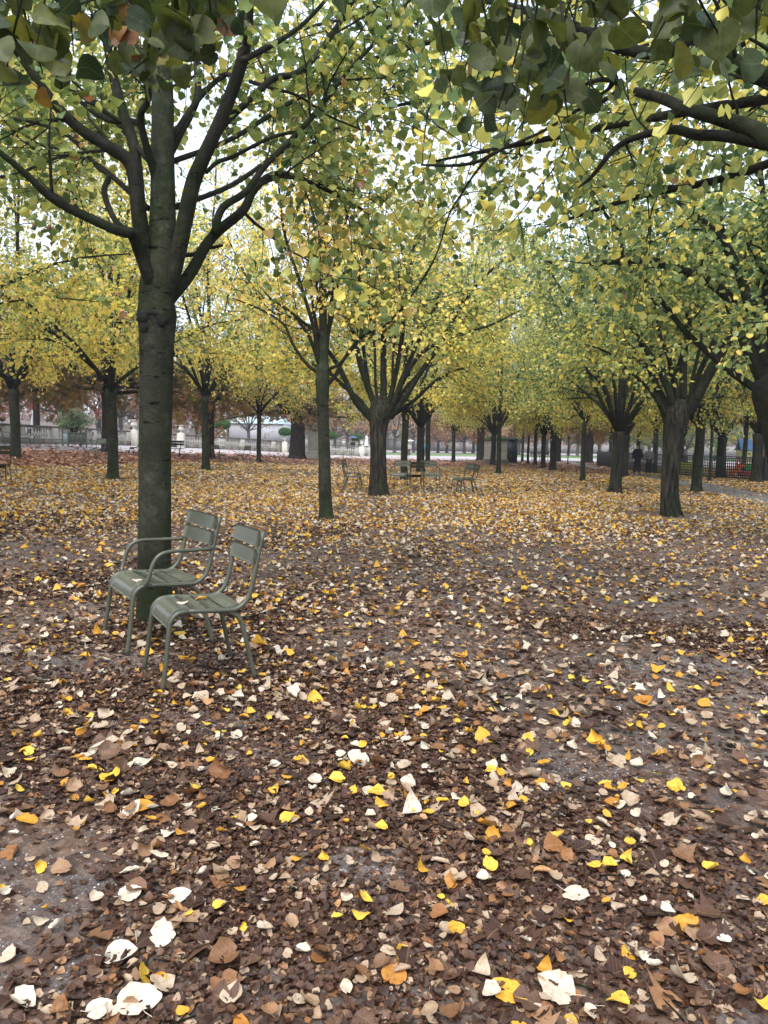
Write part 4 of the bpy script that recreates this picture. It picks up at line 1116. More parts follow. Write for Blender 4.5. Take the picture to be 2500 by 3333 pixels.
lst = [(0, -40, 66, 1.0, .5, RED), (0, 110, 78, .95, .6, RED), (0, 215, 70, 1.0, .62, RED), (0, 320, 84, 1.0, .5, RED), (2, 60, 105, 1.2, .1, RED),
       (1, 395, 82, .9, .2, BARE_), (2, 430, 100, 1.1, .15, RED), (0, 520, 96, .8, .5, RED), (1, 590, 105, 1.0, .45, BARE_), (0, 640, 95, .8, .5, RED), (1, 745, 96, .75, .4, BARE_), (1, 810, 84, .75, .5, BARE_),
       (0, 900, 120, .8, .45, RED), (1, 950, 130, 1.0, .35, BARE_), (2, 1090, 110, .9, .6, BARE_), (2, 1010, 118, .9, .5, BARE_),
       (1, 1130, 105, .9, .5, BARE_), (1, 1190, 112, .9, .45, BARE_), (2, 1165, 150, 1.3, .55, BARE_), (1, 1285, 115, 1.0, .4, BRN), (1, 1345, 118, 1.0, .45, BRN), (2, 1425, 120, .95, .55, BRN), (2, 1455, 124, .9, .6, BRN), (0, 1510, 118, .9, .3, BRN),
       (2, 1540, 125, 1.0, .5, BRN), (1, 1400, 150, 1.3, .4, BRN), (1, 1260, 150, 1.3, .4, BRN), (2, 1660, 120, .9, .5, BRN), (2, 1690, 112, .9, .55, BRN), (1, 1780, 122, 1.0, .4, BRN), (2, 1850, 118, .9, .6, BRN), (0, 1880, 108, .8, .3, BRN), (2, 1950, 110, .9, .6, BRN),
       (2, 2020, 112, .9, .5, BRN), (0, 2090, 104, .9, .3, BRN), (2, 2170, 92, .9, .3, BRN), (1, 2260, 100, .9, .4, BRN), (2, 2330, 96, .9, .5, BRN), (1, 2400, 90, .9, .35, BRN), (2, 2470, 98, .9, .4, BRN), (2, 2130, 74, .8, .12, BRN), (2, 2230, 70, .7, .1, BRN)]
cnt = {}
for i, (k, px, Y, s, bi, lab) in enumerate(lst):
    Fx(k, px, Y, i * 2.1, s, bi, lab, {RED: 'red trees beyond the balustrade', BARE_: 'bare trees beyond the balustrade', BRN: 'brown trees across the lawn'}[lab])
# ------------------------------------------------------------------ garden chairs
def slat(mb, prof, x0, x1, th=.004, bow=0.0, rnd=0.0, n=9):
    """sheet across x following a (y, z) profile; rnd rounds its ends"""
    prof = np.array(prof, float); m = len(prof)
    s = np.concatenate([[0], np.cumsum(np.linalg.norm(np.diff(prof, axis=0), axis=1))]); s /= s[-1]
    tg = np.gradient(prof, axis=0); tg /= np.linalg.norm(tg, axis=1)[:, None]; nrm = np.stack([-tg[:, 1], tg[:, 0]], 1)
    for side in (0, 1):
        pass
    V = []
    for side in (-.5, .5):
        for i in range(m):
            e = rnd * (1 - math.sqrt(max(0, 1 - (max(0, abs(s[i] - .5) * 2 - .45) / .55) ** 2)))
            for t in np.linspace(-1, 1, n):
                x = (x0 + x1) / 2 + t * ((x1 - x0) / 2 - e)
                b = bow * (1 - t * t)
                y, z = prof[i] + nrm[i] * (th * side) + nrm[i] * b
                V.append([x, y, z])
    F = []
    for k in (0, 1):
        for i in range(m - 1):
            for j in range(n - 1):
                a = k * m * n + i * n + j; q = [a, a + 1, a + n + 1, a + n]
                F.append(q if k else q[::-1])
    o = m * n
    for i in range(m - 1):
        F.append([i * n, (i + 1) * n, (i + 1) * n + o, i * n + o]); F.append([i * n + n - 1, i * n + n - 1 + o, (i + 1) * n + n - 1 + o, (i + 1) * n + n - 1])
    for j in range(n - 1):
        F.append([j, j + o, j + 1 + o, j + 1]); a = (m - 1) * n + j; F.append([a, a + 1, a + 1 + o, a + o])
    mb.add(V, F)
def make_chair(arm, tube_m, slat_m):
    w = .285 if arm else .225
    root = empty('garden_armchair' if arm else 'garden_chair', (0, 0, 0))
    R_ = .0142
    up = np.array([(.135, .4475), (-.10, .434), (-.165, .443), (-.215, .485), (-.243, .555), (-.262, .64), (-.315, .885)])
    for s in (-1, 1):
        q = catmull([(s * (w + .02), .285, 0), (s * (w + .01), .262, .16), (s * w, .24, .35), (s * w, .225, .405), (s * w, .19, .439), (s * w, .135, .4475)], 5)
        MB().tube(q, R_, 10).build('leg', tube_m, root, smooth=True)
        q = catmull([(s * (w - .012), -.05, .425), (s * (w - .012), -.11, .418), (s * (w - .010), -.165, .385), (s * (w - .006), -.195, .31), (s * w, -.225, .18), (s * (w + .01), -.265, 0)], 5)
        MB().tube(q, R_, 10).build('leg', tube_m, root, smooth=True)
        q = catmull([(s * w, y, z) for y, z in up], 5)
        MB().tube(q, R_ * 1.02, 10).build('side_rail', tube_m, root, smooth=True)
        if arm:
            q = catmull([(s * (w + .012), .165, .452), (s * (w + .028), .15, .50), (s * (w + .032), .125, .59), (s * (w + .032), .088, .645), (s * (w + .03), .02, .668), (s * (w + .022), -.12, .667), (s * (w + .004), -.262, .668)], 5)
            MB().tube(q, R_ * .95, 10).build('armrest', tube_m, root, smooth=True)
    mb = MB(); xi = w - .006
    slat(mb, catmull([(.244, .352), (.236, .385), (.222, .418), (.195, .441), (.155, .4535), (.112, .453)], 3), -xi, xi)
    slat(mb, [(.100, .4525), (.06, .449), (.018, .4465)], -xi, xi)
    slat(mb, [(.006, .446), (-.03, .4435), (-.072, .4415)], -xi, xi)
    slat(mb, catmull([(-.084, .441), (-.12, .441), (-.155, .447), (-.178, .459)], 3), -xi, xi)
    mb.build('seat', slat_m, root, smooth=False)
    mb = MB(); d = np.array([-.053, .245]); d /= np.linalg.norm(d); b0 = np.array([-.315, .885]); f = np.array([.0165, .0036])
    for a0, a1 in ((-.096, .004), (-.206, -.108)):
        slat(mb, [b0 + f + d * t for t in np.linspace(a0, a1, 9)], -w - .014, w + .014, .004, .006, .022)
    mb.build('backrest', slat_m, root, smooth=False)
    return root
def chair_at(src, p, deg, label, group=None, first=False, s=1.0):
    o = src if first else copy_tree(src)
    o.location = [float(x) for x in p]; o.rotation_euler = (0, 0, math.radians(deg)); o.scale = (s, s, s)
    tag(o, label, 'chair', group); return o
armc = make_chair(True, M['chair'], M['chair_slat'])
sidec = make_chair(False, M['chair'], M['chair_slat'])
darkc = make_chair(False, M['chair_dark'], M['chair_dark'])
GB = 'two chairs beside the big trunk'
B_ = [ground(491, 2178), ground(541, 2248), ground(826, 2214), ground(748, 2148)]
A_ = [ground(336, 2064), ground(442, 2125), ground(706, 2094)]
fB = (B_[0] + B_[1] - B_[2] - B_[3]); degB = math.degrees(math.atan2(-fB[0], fB[1]))
cB = sum(B_) / 4; cB[2] = g(cB[0])
fA = A_[1] - A_[2]; degA = math.degrees(math.atan2(-fA[0], fA[1]))
cA = (A_[0] + A_[2]) / 2; cA[2] = g(cA[0])
print('chairs', cA, degA, cB, degB)
chA = chair_at(armc, cA, degA, 'grey-green metal armchair right in front of the big smooth trunk', GB, True, 1.05); chA.scale = (1.10, 1.13, 1.05)
chB = chair_at(sidec, cB, degB, 'armless grey-green metal chair with a yellow leaf on its seat, beside the armchair', GB, True, 1.05)
TRUNKS.append((cB[0], cB[1], .02))
def seat_leaf(ch_c, deg, x, y, z, size, val, label, tp, rz):
    a = math.radians(deg); p = np.array([ch_c[0] + x * math.cos(a) - y * math.sin(a), ch_c[1] + x * math.sin(a) + y * math.cos(a), ch_c[2] + z])
    mb = MB(); mb.veins = True; put_leaves(mb, np.array([[0, 0, 0.]]), np.array([[math.cos(rz), math.sin(rz), 0.]]), np.array([[0.1, 0, 1.]]), np.array([size]), np.array([val]), [tp], rs)
    o = mb.build('fallen_leaf', M['litter'], attr='v', smooth=True); o.location = [float(q) for q in p]
    tag(o, label, 'leaf', 'leaves lying on chair seats'); return o
seat_leaf(cA, degA, -.15, .19, .481, .07, .75, 'cream fallen leaf lying on the front slat of the armchair', TPL_G[2], 2.2)
seat_leaf(cB, degB, -.03, .15, .482, .065, .74, 'cream fallen leaf on the front of the armless chair seat', TPL_G[4], .2)
seat_leaf(cB, degB, .05, .0, .478, .07, .84, 'curled yellow leaf in the middle of the armless chair seat', TPL_G[3], 1.0)
seat_leaf(cA, degA, .12, .03, .477, .03, .72, 'tiny cream leaf scrap at the far side of the armchair seat', TPL_G[0], 1.0)
# big fallen leaves at the camera's feet
for i, (px, py, s, v, rz, lab) in enumerate((
    (445, 3270, .135, .762, 2.2, 'very large cream linden leaf at the bottom left corner of the ground'), (330, 3300, .075, .75, .6, 'folded cream leaf just left of the very large cream one'),
    (1640, 3240, .10, .885, 2.3, 'large flat bright yellow leaf at the bottom, right of centre'), (1800, 3230, .12, .70, 2.5, 'long ragged cream leaf right of the large bright yellow one'),
    (1480, 3035, .07, .87, 1.8, 'single yellow leaf lying on bare grey soil, lower centre'), (400, 3120, .105, .765, .4, 'wide white leaf lying flat at the lower left'),
    (430, 2925, .085, .75, .7, 'pale veined leaf above the wide white one, lower left'), (590, 2930, .085, .76, .3, 'pale leaf with a brown tip, right of the pale veined one'),
    (1880, 2930, .10, .73, -.5, 'broad greyish-cream leaf at the lower right with a yellow tail'), (2230, 3030, .10, .84, 2.6, 'large crinkled yellow leaf near the lower right edge'),
    (1290, 3190, .085, .80, .9, 'orange-yellow leaf at the bottom centre left of the large bright one'), (470, 2640, .11, .83, .5, 'large yellow leaf on the left with a white one beneath it'))):
    p = ground(px, py); s *= .8
    mb = MB(); mb.veins = True; put_leaves(mb, np.array([[-math.cos(rz) * s / 2, -math.sin(rz) * s / 2, 0.]]), np.array([[math.cos(rz), math.sin(rz), .06]]), np.array([[.05, -.12, 1.]]), np.array([s]), np.array([v]), [TPL_BIG[i % len(TPL_BIG)]], rs)
    a = np.array([math.cos(rz), math.sin(rz), 0]) * s
    mb.tube([-a * .38, -a * .62 + [0, 0, .004], -a * .95 + [.004, .004, .012]], .0011, 4)
    mb.a[-1][:] = v
    o = mb.build('fallen_leaf', M['litter'], attr='v', smooth=True); o.location = (float(p[0]), float(p[1]), float(p[2]) + .018); tag(o, lab, 'leaf', 'big fallen leaves in the foreground')

GM = 'chairs around the ridged trunk'
c = chair_at
c(armc, ground(1146, 1581), -100, 'green armchair facing right, left of the ridged trunk, behind an armless chair', GM)
c(sidec, ground(1146, 1597), -93, 'armless green chair facing right, left of the ridged trunk, in front of an armchair', GM)
c(armc, ground(1302, 1582), 162, 'pale green armchair just right of the ridged trunk, in front of a slim trunk', GM)
c(darkc, ground(1353, 1589), 8, 'dark brown-green chair seen from behind, between two green armchairs', GM, True)
c(armc, ground(1399, 1582), 190, 'green armchair with its arm to the right, right of the dark chair', GM)
c(sidec, ground(1506, 1601), 122, 'armless green chair facing left, rightmost pair, lighter backrest', GM)
c(darkc, ground(1520, 1606), 100, 'darker armless chair seen from the side, right one of the rightmost pair', GM)
GL = 'chairs scattered towards the balustrade'
c(sidec, ground(317, 1497), 165, 'green chair facing the camera between the V-forked linden and the planter', GL)
c(darkc, ground(-6, 1574), 40, 'brown-green chair cut by the left edge, seen from behind', GL)
c(armc, ground(12, 1451), -100, 'small distant armchair at the left edge before the balustrade', GL)
c(sidec, ground(78, 1453), 95, 'pale chair just right of the far-left linden on the gravel', GL)
c(sidec, ground(286, 1456), 120, 'pale chair right beside the planter box', GL)
c(darkc, ground(444, 1485), 80, 'dark chair half hidden by the big smooth trunk', GL)
c(darkc, ground(712, 1507), -132, 'green chair facing right beside the slender linden', GL)
c(darkc, ground(793, 1507), 145, 'dark green chair alone between two slender lindens', GL)
c(sidec, ground(904, 1473), 180, 'small pale chair against the balustrade left of the old chestnut', GL)
for o in bpy.data.objects:
    pass
c(sidec, ground(1985, 1478), 100, 'small pale chair far across the lawn', 'chairs across the lawn') if False else None

# ------------------------------------------------------------------ benches
def bench(p, rz, label, L_=1.9):
    r = empty('park_bench', p, rz, label, 'bench', 'benches')
    mb = MB()
    for k in range(4): mb.box((0, -.16 + k * .115, .44 - .01 * abs(k - 1.5)), (L_, .095, .03))
    mb.build('seat', M['iron'], r, bevel=.006)
    mb = MB()
    for k in range(2): mb.box((0, -.25 - .02 * k, .66 + .14 * k), (L_, .03, .11), rx=-.12)
    mb.build('backrest', M['iron'], r, bevel=.006)
    for x in (-L_ * .4, 0, L_ * .4):
        mb = MB()
        mb.tube(catmull([(x, -.3, .86), (x, -.26, .6), (x, -.2, .43), (x, -.05, .36), (x, -.06, .2), (x, -.16, .06), (x, -.24, 0)], 4), .022, 7)
        mb.tube(catmull([(x, -.05, .36), (x, .1, .4), (x, .22, .42)], 4), .02, 7)
        mb.tube(catmull([(x, -.05, .3), (x, .06, .18), (x, .16, .07), (x, .24, 0)], 4), .022, 7)
        mb.build('leg', M['iron'], r, smooth=True)
    return r
bench(ground(538, 1486), math.radians(180), 'black cast-iron bench half hidden by the big smooth trunk')
bench(ground(1757, 1500), math.radians(180), 'black bench far off behind the short row of trunks')

# ------------------------------------------------------------------ balustrade, statue pedestals, urns
BAL = [(.055, 0), (.055, .05), (.035, .065), (.05, .12), (.088, .2), (.092, .25), (.06, .36), (.036, .46), (.034, .5), (.052, .52), (.034, .54), (.05, .57), (.05, .60)]
def balustrade(name_label, line, n_ind, group):
    """line: xy points; plinth + balusters + rail + piers"""
    root = empty('stone_balustrade', (0, 0, 0), 0, name_label, 'balustrade', group)
    line = np.array(line, float); seg = np.linalg.norm(np.diff(line, axis=0), axis=1); cum = np.concatenate([[0], np.cumsum(seg)])
    def at(s): return np.array([np.interp(s, cum, line[:, 0]), np.interp(s, cum, line[:, 1])])
    base = MB(); rail = MB()
    step = 1.1; ss = np.arange(0, cum[-1], step)
    for s in ss:
        a, b = at(s), at(min(s + step, cum[-1])); m = (a + b) / 2; L_ = np.linalg.norm(b - a) + .02; ang = math.atan2(b[1] - a[1], b[0] - a[0]); z = float(g(m[0]))
        base.box((m[0], m[1], z + .08), (L_, .40, .38), ang); base.box((m[0], m[1], z + .285), (L_ - .004, .34, .04), ang)
        rail.box((m[0], m[1], z + .97), (L_, .30, .09), ang); rail.box((m[0], m[1], z + 1.03), (L_ - .004, .36, .045), ang)
    base.build('plinth', M['stone_dark'], root); rail.build('rail', M['stone_dark'], root)
    bs = []
    for k, s in enumerate(np.arange(0, cum[-1], 4.6)):
        a = at(s); d = at(min(s + .1, cum[-1])) - at(max(s - .1, 0)); ang = math.atan2(d[1], d[0])
        MB().box((a[0], a[1], float(g(a[0])) + .615), (.62, .37, .62), ang).build('pier', M['stone'], root, bevel=.01)
        lo, hi = s + .45, min(s + 4.15, cum[-1] - .2)
        bs += list(np.arange(lo, hi, .27))
    bm = MB().lathe([(r, z) for r, z in BAL], k=8).mesh('baluster', M['stone'], True)
    ds = sorted(bs, key=lambda s: np.linalg.norm(at(s)))
    for i, s in enumerate(ds[:n_ind]):
        o = bpy.data.objects.new('baluster', bm); COL.objects.link(o); o.parent = root
        a = at(s); o.location = (a[0], a[1], float(g(a[0])) + .305)
        o.scale = (1.05, 1.05, 1.03)
    if ds[n_ind:]:
        mb = MB()
        for s in ds[n_ind:]:
            a = at(s); mb.lathe(BAL, (a[0], a[1], float(g(a[0])) + .305), 6)
        tag(mb.build('balusters', M['stone'], root, smooth=True), kind='stuff')
    return at, cum[-1]
xy = lambda px, Y: tuple(gpos(px, Y)[:2])
balustrade('long weathered stone balustrade on the left, curving away behind the chairs and planter', [xy(-260, 37), xy(-60, 39), xy(60, 42), xy(325, 51), xy(480, 57.5), xy(654, 62), xy(800, 67.5), xy(945, 73.5)], 100, 'garden balustrades')
balustrade('short far stone balustrade between the statue pedestal and the white statue', [xy(1066, 77), xy(1130, 79), xy(1195, 80.5)], 100, 'garden balustrades')

def urn_mesh(mb, z0, s=1.0, c=(0, 0)):
    mb.lathe([(r * s, z0 + z * s) for r, z in ((.14, 0), (.14, .04), (.06, .08), (.05, .14), (.10, .18), (.19, .26), (.2, .34), (.14, .42), (.13, .5), (.21, .56), (.22, .6), (.17, .6))], (c[0], c[1], 0), 14)
def urn(px, Y, z0, s, label, ball=False, ped=True):
    b = gpos(px, Y); r = empty('stone_urn', b, 0, label, 'urn', 'urns and ball shrubs on the balustrade')
    if ped: MB().box((0, 0, z0 / 2 - .05), (.5 * s, .5 * s, z0 + .1)).build('pedestal', M['stone'], r, bevel=.01)
    mb = MB(); urn_mesh(mb, z0, s); mb.build('vase', M['stone'], r, smooth=True)
    if ball:
        p = empty('topiary_shrub', b + np.array([0, 0, z0 + .56 * s]), 0, label.replace('stone urn under', 'clipped ball shrub,'), 'shrub', 'clipped ball shrubs')
        rg_ = np.random.default_rng(int(px)); n = 2600
        v = rg_.normal(0, 1, (n, 3)); v /= np.linalg.norm(v, axis=1)[:, None]; rr = .62 * (.86 + .16 * rg_.random(n))[:, None]
        q = v * rr * [1, 1, .66] + [0, 0, .40]; q = q[q[:, 2] > .06]; v = v[:len(q)]
        mb = MB(); put_leaves(mb, q, rg_.normal(0, 1, q.shape), (q - [0, 0, .4]) + rg_.normal(0, .2, q.shape), np.full(len(q), .085), rg_.random(len(q)), TPL_L, rg_)
        mb.build('foliage', M['box_leaf'], p, attr='v')
        MB().tube([(0, 0, -.05), (.01, 0, .2), (0, 0, .5)], [.05, .04, .02], 6).build('stem', M['bark_dark'], p, smooth=True)
        p.scale = (s, s, s)
urn(437, 55, 1.10, 1.25, 'stone urn on the balustrade just left of the big smooth trunk')
urn(590, 59.5, 1.12, 1.05, 'stone urn on the balustrade just right of the big smooth trunk')
urn(722, 68, 1.0, 1.15, 'stone urn under a green ball, right of the slender linden by the left chair', True)
urn(927, 72, 1.0, .95, 'stone urn under a green ball, just left of the broad old chestnut', True)
urn(1079, 78, 1.0, .95, 'stone urn under a green ball, right of the slim central linden', True)
urn(1119, 79.5, 1.0, 1.05, 'stone urn left of the umbrella walker')
urn(1161, 82, 1.0, .95, 'stone urn under a green ball, behind the umbrella walker', True)
urn(1177, 80, 1.0, 1.15, 'stone urn between the umbrella walker and the white statue')

# ------------------------------------------------------------------ figures
def skinned(name, J, E, mat, parent, sub=2):
    """one continuous skin over a skeleton: J name -> (x, y, z, rx[, ry])"""
    names = list(J); me = bpy.data.meshes.new(name)
    me.from_pydata([J[n_][:3] for n_ in names], [(names.index(a), names.index(b)) for a, b in E], [])
    o = bpy.data.objects.new(name, me); COL.objects.link(o); o.parent = parent
    m = o.modifiers.new('skin', 'SKIN'); m.use_smooth_shade = True
    for i, n_ in enumerate(names):
        v = J[n_]; me.skin_vertices[0].data[i].radius = (v[3], v[4] if len(v) > 4 else v[3])
    me.skin_vertices[0].data[0].use_root = True
    s = o.modifiers.new('smooth', 'SUBSURF'); s.levels = sub; s.render_levels = sub
    me.materials.append(mat)
    return o
def skeleton(step=.12, armL=0., armR=0.):
    J = dict(pelvis=(0, 0, .93, .13, .10), waist=(0, 0, 1.07, .12, .09), chest=(0, .01, 1.28, .15, .10), neckb=(0, 0, 1.42, .07, .06), neck=(0, .01, 1.48, .05), jaw=(0, .02, 1.54, .065), head=(0, .015, 1.60, .082, .09), crown=(0, .005, 1.675, .055), nose=(0, .12, 1.595, .014))
    E = [('pelvis', 'waist'), ('waist', 'chest'), ('chest', 'neckb'), ('neckb', 'neck'), ('neck', 'jaw'), ('jaw', 'head'), ('head', 'crown'), ('head', 'nose')]
    for s, n_, st, up in ((-1, 'l', step, armL), (1, 'r', -step, armR)):
        sh = np.array([s * .17, 0, 1.37]); el = np.array([s * .225, -.03 + up * .2, 1.10 + .02 * up]); wr = np.array([s * .22 * (1 - .5 * up), .05 + .25 * up, .86 + .5 * up])
        if up: el = np.array([s * .22, .05, 1.12]); wr = np.array([s * .12, .25, 1.27])
        d = unit(wr - el)
        pa = wr + d * .07
        J.update({'sh' + n_: (*sh, .06), 'el' + n_: (*el, .042), 'wr' + n_: (*wr, .028), 'pa' + n_: (*pa, .036, .018)})
        E += [('chest', 'sh' + n_), ('sh' + n_, 'el' + n_), ('el' + n_, 'wr' + n_), ('wr' + n_, 'pa' + n_)]
        for k, (a, L_) in enumerate(((-.028, .06), (-.01, .075), (.01, .072), (.028, .055))):
            q = pa + np.array([0, a, 0]) + d * .03; q2 = pa + np.array([-s * .015, a * 1.1, 0]) + d * (.03 + L_)
            J['f%s%d' % (n_, k)] = (*q2, .009); E.append(('pa' + n_, 'f%s%d' % (n_, k)))
        J['th' + n_] = (*(wr + d * .07 + np.array([-s * .03, .045, 0])), .010); E.append(('wr' + n_, 'th' + n_))
        J.update({'hip' + n_: (s * .09, 0, .88, .09), 'kn' + n_: (s * .10, .03 + st * .5, .49, .06), 'an' + n_: (s * .10, st, .09, .042), 'to' + n_: (s * .115, st + .14, .04, .04, .03)})
        E += [('pelvis', 'hip' + n_), ('hip' + n_, 'kn' + n_), ('kn' + n_, 'an' + n_), ('an' + n_, 'to' + n_)]
    return J, E
M['skin'] = simple('skin', (.55, .36, .27), (.5, .32, .24), .6, 5, 0)
def cloth(name, c): return simple(name, c, tuple(x * .7 for x in c), .9, 7, .4, .01)
def person(p, deg, H, label, coat, trousers, hem=.78, head='cap', headcol=(.02, .02, .022), shoes=(.015, .014, .014), raise_r=0., group=None, step=.12):
    r = empty('person', p, math.radians(deg), label, 'person', group); k = H / 1.73; r.scale = (k, k, k)
    J, E = skeleton(step, 0, raise_r)
    skinned('body', J, E, M['skin'], r)
    cm = cloth('coat_cloth', coat); tm = cloth('trouser_cloth', trousers)
    g_ = lambda n_, dr: (*J[n_][:3], J[n_][3] + dr, (J[n_][4] if len(J[n_]) > 4 else J[n_][3]) + dr)
    K = dict(waist=(0, 0, 1.05, .17, .14), hem=(0, .0, hem, .20, .16), hem2=(0, 0, hem - .03, .20, .16), chest=(0, .01, 1.28, .19, .14), neckb=(0, 0, 1.43, .09, .08))
    Ec = [('waist', 'hem'), ('hem', 'hem2'), ('waist', 'chest'), ('chest', 'neckb')]
    for n_ in 'lr':
        K['sh' + n_] = g_('sh' + n_, .03); K['el' + n_] = g_('el' + n_, .03); K['wr' + n_] = g_('wr' + n_, .028)
        Ec += [('chest', 'sh' + n_), ('sh' + n_, 'el' + n_), ('el' + n_, 'wr' + n_)]
    skinned('coat', K, Ec, cm, r)
    K = dict(pelvis=(0, 0, .93, .15, .12)); Et = []
    for n_ in 'lr':
        K['hip' + n_] = g_('hip' + n_, .025); K['kn' + n_] = g_('kn' + n_, .028); K['an' + n_] = g_('an' + n_, .035)
        Et += [('pelvis', 'hip' + n_), ('hip' + n_, 'kn' + n_), ('kn' + n_, 'an' + n_)]
    skinned('trousers', K, Et, tm, r)
    sm = cloth('shoe_leather', shoes)
    for n_ in 'lr':
        a, t = J['an' + n_], J['to' + n_]
        skinned('shoe', dict(h=(a[0], a[1] - .03, .05, .05), m=(a[0], a[1] + .06, .05, .055, .045), t=(t[0], t[1] + .02, .035, .05, .03)), [('h', 'm'), ('m', 't')], sm, r, 1)
    hm = cloth('head_cloth', headcol)
    if head == 'cap':
        mb = MB(); mb.lathe([(.105, 1.635), (.112, 1.66), (.10, 1.70), (.06, 1.725), (.0, 1.73)], (0, .01, 0), 14); mb.box((0, .12, 1.645), (.14, .09, .012)); mb.build('cap', hm, r, smooth=True)
    elif head == 'hood':
        skinned('hood', dict(a=(0, -.03, 1.46, .10, .09), b=(0, -.035, 1.56, .12, .10), c=(0, -.02, 1.66, .11, .10), d=(0, .0, 1.72, .07, .08)), [('a', 'b'), ('b', 'c'), ('c', 'd')], hm, r)
    else:
        skinned('hair', dict(a=(0, -.05, 1.50, .085, .05), b=(0, -.035, 1.60, .10, .08), c=(0, -.01, 1.68, .085, .08), d=(0, 0, 1.715, .05, .05)), [('a', 'b'), ('b', 'c'), ('c', 'd')], hm, r)
    for s in (-1, 1):
        MB().lathe([(.008, -.008), (.012, 0), (.008, .008)], (s * .032, .100, 1.615), 6).build('eye', M['iron'], r)
    return r
GP = 'elderly couple walking together'
person(ground(2072, 1545), 178, 1.70, 'person in a long black coat and dark cap, left one of the walking couple', (.010, .010, .012), (.02, .02, .025), .74, 'cap', (.012, .012, .013), group=GP)
person(ground(2110, 1546), 174, 1.57, 'person in a grey hooded jacket and dark trousers, right one of the couple', (.23, .225, .235), (.018, .02, .035), .80, 'hood', (.24, .24, .25), group=GP)
def umbrella(p, r_, col, label, deg=0):
    o = empty('umbrella', p, math.radians(deg), label, 'umbrella', 'umbrellas carried by walkers')
    um = simple('umbrella_cloth', col, tuple(x * .85 for x in col), .6, 4, .1)
    k = 8; mb = MB(); V = [[0, 0, .0]]; F = []
    rings = ((.35, -.03), (.7, -.11), (1.0, -.25))
    for rr, z in rings:
        for i in range(16):
            a = i / 16 * 6.283; q = rr * (1 if i % 2 == 0 else .95); V.append([r_ * q * math.cos(a), r_ * q * math.sin(a), r_ * (z - (.0 if i % 2 == 0 else -.015)) * 1.2])
    V = np.array(V); mb.add(V, [[0, 1 + i, 1 + (i + 1) % 16] for i in range(16)])
    mb.add(V, [[1 + j * 16 + i, 17 + j * 16 + i, 17 + j * 16 + (i + 1) % 16, 1 + j * 16 + (i + 1) % 16] for j in range(2) for i in range(16)])
    c_ = mb.build('canopy', um, o); s = c_.modifiers.new('t', 'SOLIDIFY'); s.thickness = .004
    MB().tube([(0, 0, .04), (0, 0, -.3), (0, 0, -.85)], .008, 6).tube(catmull([(0, 0, -.85), (0, .02, -.9), (0, .05, -.87)], 3), .014, 6).build('shaft', M['iron'], o, smooth=True)
p = gpos(1148, 80); person(p, 5, 1.72, 'person seen from behind in a dark jacket and light blue jeans, under a blue umbrella', (.015, .017, .025), (.22, .33, .48), .86, 'hair', (.02, .015, .012), raise_r=1., step=.03)
umbrella(p + [.02, .05, 2.02], .58, (.07, .10, .22), 'dark blue umbrella held by the walker in jeans', 10)
p = gpos(1331, 86); person(p, 180, 1.55, 'small distant person in white with a dark red scarf, under a white umbrella', (.55, .5, .5), (.10, .03, .04), .9, 'hair', (.04, .03, .025), raise_r=1., step=.05)
umbrella(p + [.15, 0, 1.85], .45, (.75, .72, .72), 'white umbrella of the small distant walker', 20)
person(gpos(1379, 82), 170, 1.72, 'person in a teal-blue coat, mostly hidden between two dark trunks', (.03, .16, .24), (.05, .06, .1), .7, 'hair', (.03, .02, .02))

def statue(p, deg, H, label, mat, robe=True, name='statue', arm=1.):
    r = empty(name, p, math.radians(deg), label, 'statue', 'garden statues'); k = H / 1.73; r.scale = (k, k, k)
    J, E = skeleton(.03, 0, arm); skinned('figure', J, E, mat, r)
    if robe:
        z = np.linspace(0.0, 1.3, 14)
        rad = np.interp(z, [0, .1, .6, .95, 1.15, 1.3], [.30, .28, .23, .2, .17, .15])
        MB().tube(np.stack([.03 * np.sin(z * 3), .03 * np.cos(z * 2), z], 1), rad, 36, flute=.09).build('drapery', mat, r, smooth=True)
        mb = MB().tube(catmull([(.17, .05, 1.36), (.0, .17, 1.1), (-.2, .12, .8), (-.24, .02, .4), (-.28, 0, .1)], 5), [.07] * 21, 8, flute=.15)
        mb.build('mantle', mat, r, smooth=True)
    return r
p = ground(1033, 1496)
r = empty('statue_pedestal', p, math.radians(6), 'tall pale stone pedestal between the old chestnut and the slim central linden', 'pedestal', 'stone pedestals')
mb = MB(); mb.box((0, 0, .2), (1.9, 1.9, .5)); mb.box((0, 0, .53), (1.7, 1.7, .16)); mb.build('base', M['stone'], r, bevel=.02)
MB().box((0, 0, 1.38), (1.45, 1.45, 1.56)).build('shaft', M['stone'], r, bevel=.015)
mb = MB(); mb.box((0, 0, 2.22), (1.6, 1.6, .12)); mb.box((0, 0, 2.36), (1.76, 1.76, .16)); mb.box((0, 0, 2.5), (1.5, 1.5, .12)); mb.build('cornice', M['stone'], r, bevel=.02)
statue(p + [0, 0, 2.56], 175, 2.4, 'large draped stone statue on the tall pedestal, half hidden by leaves', M['stone'])
p = gpos(113, 50); MB_ = empty('statue_pedestal', p, 0, 'low stone block under the white statue on the left', 'pedestal', 'stone pedestals')
MB().box((0, 0, .45), (.8, .8, 1.0)).build('base', M['stone'], MB_, bevel=.02)
statue(p + [0, 0, .95], 150, 1.18, 'white marble statue of a robed figure behind the left balustrade', M['marble'])
p = gpos(1192, 81.5); MB_ = empty('statue_pedestal', p, 0, 'stone end block of the far balustrade under the small white statue', 'pedestal', 'stone pedestals')
mb = MB(); mb.box((0, 0, .5), (1.0, 1.0, 1.1)); mb.box((0, 0, 1.09), (1.15, 1.15, .1)); mb.build('base', M['stone'], MB_, bevel=.02)
statue(p + [0, 0, 1.12], 180, 1.2, 'small white standing statue at the end of the far balustrade', M['marble'], True)

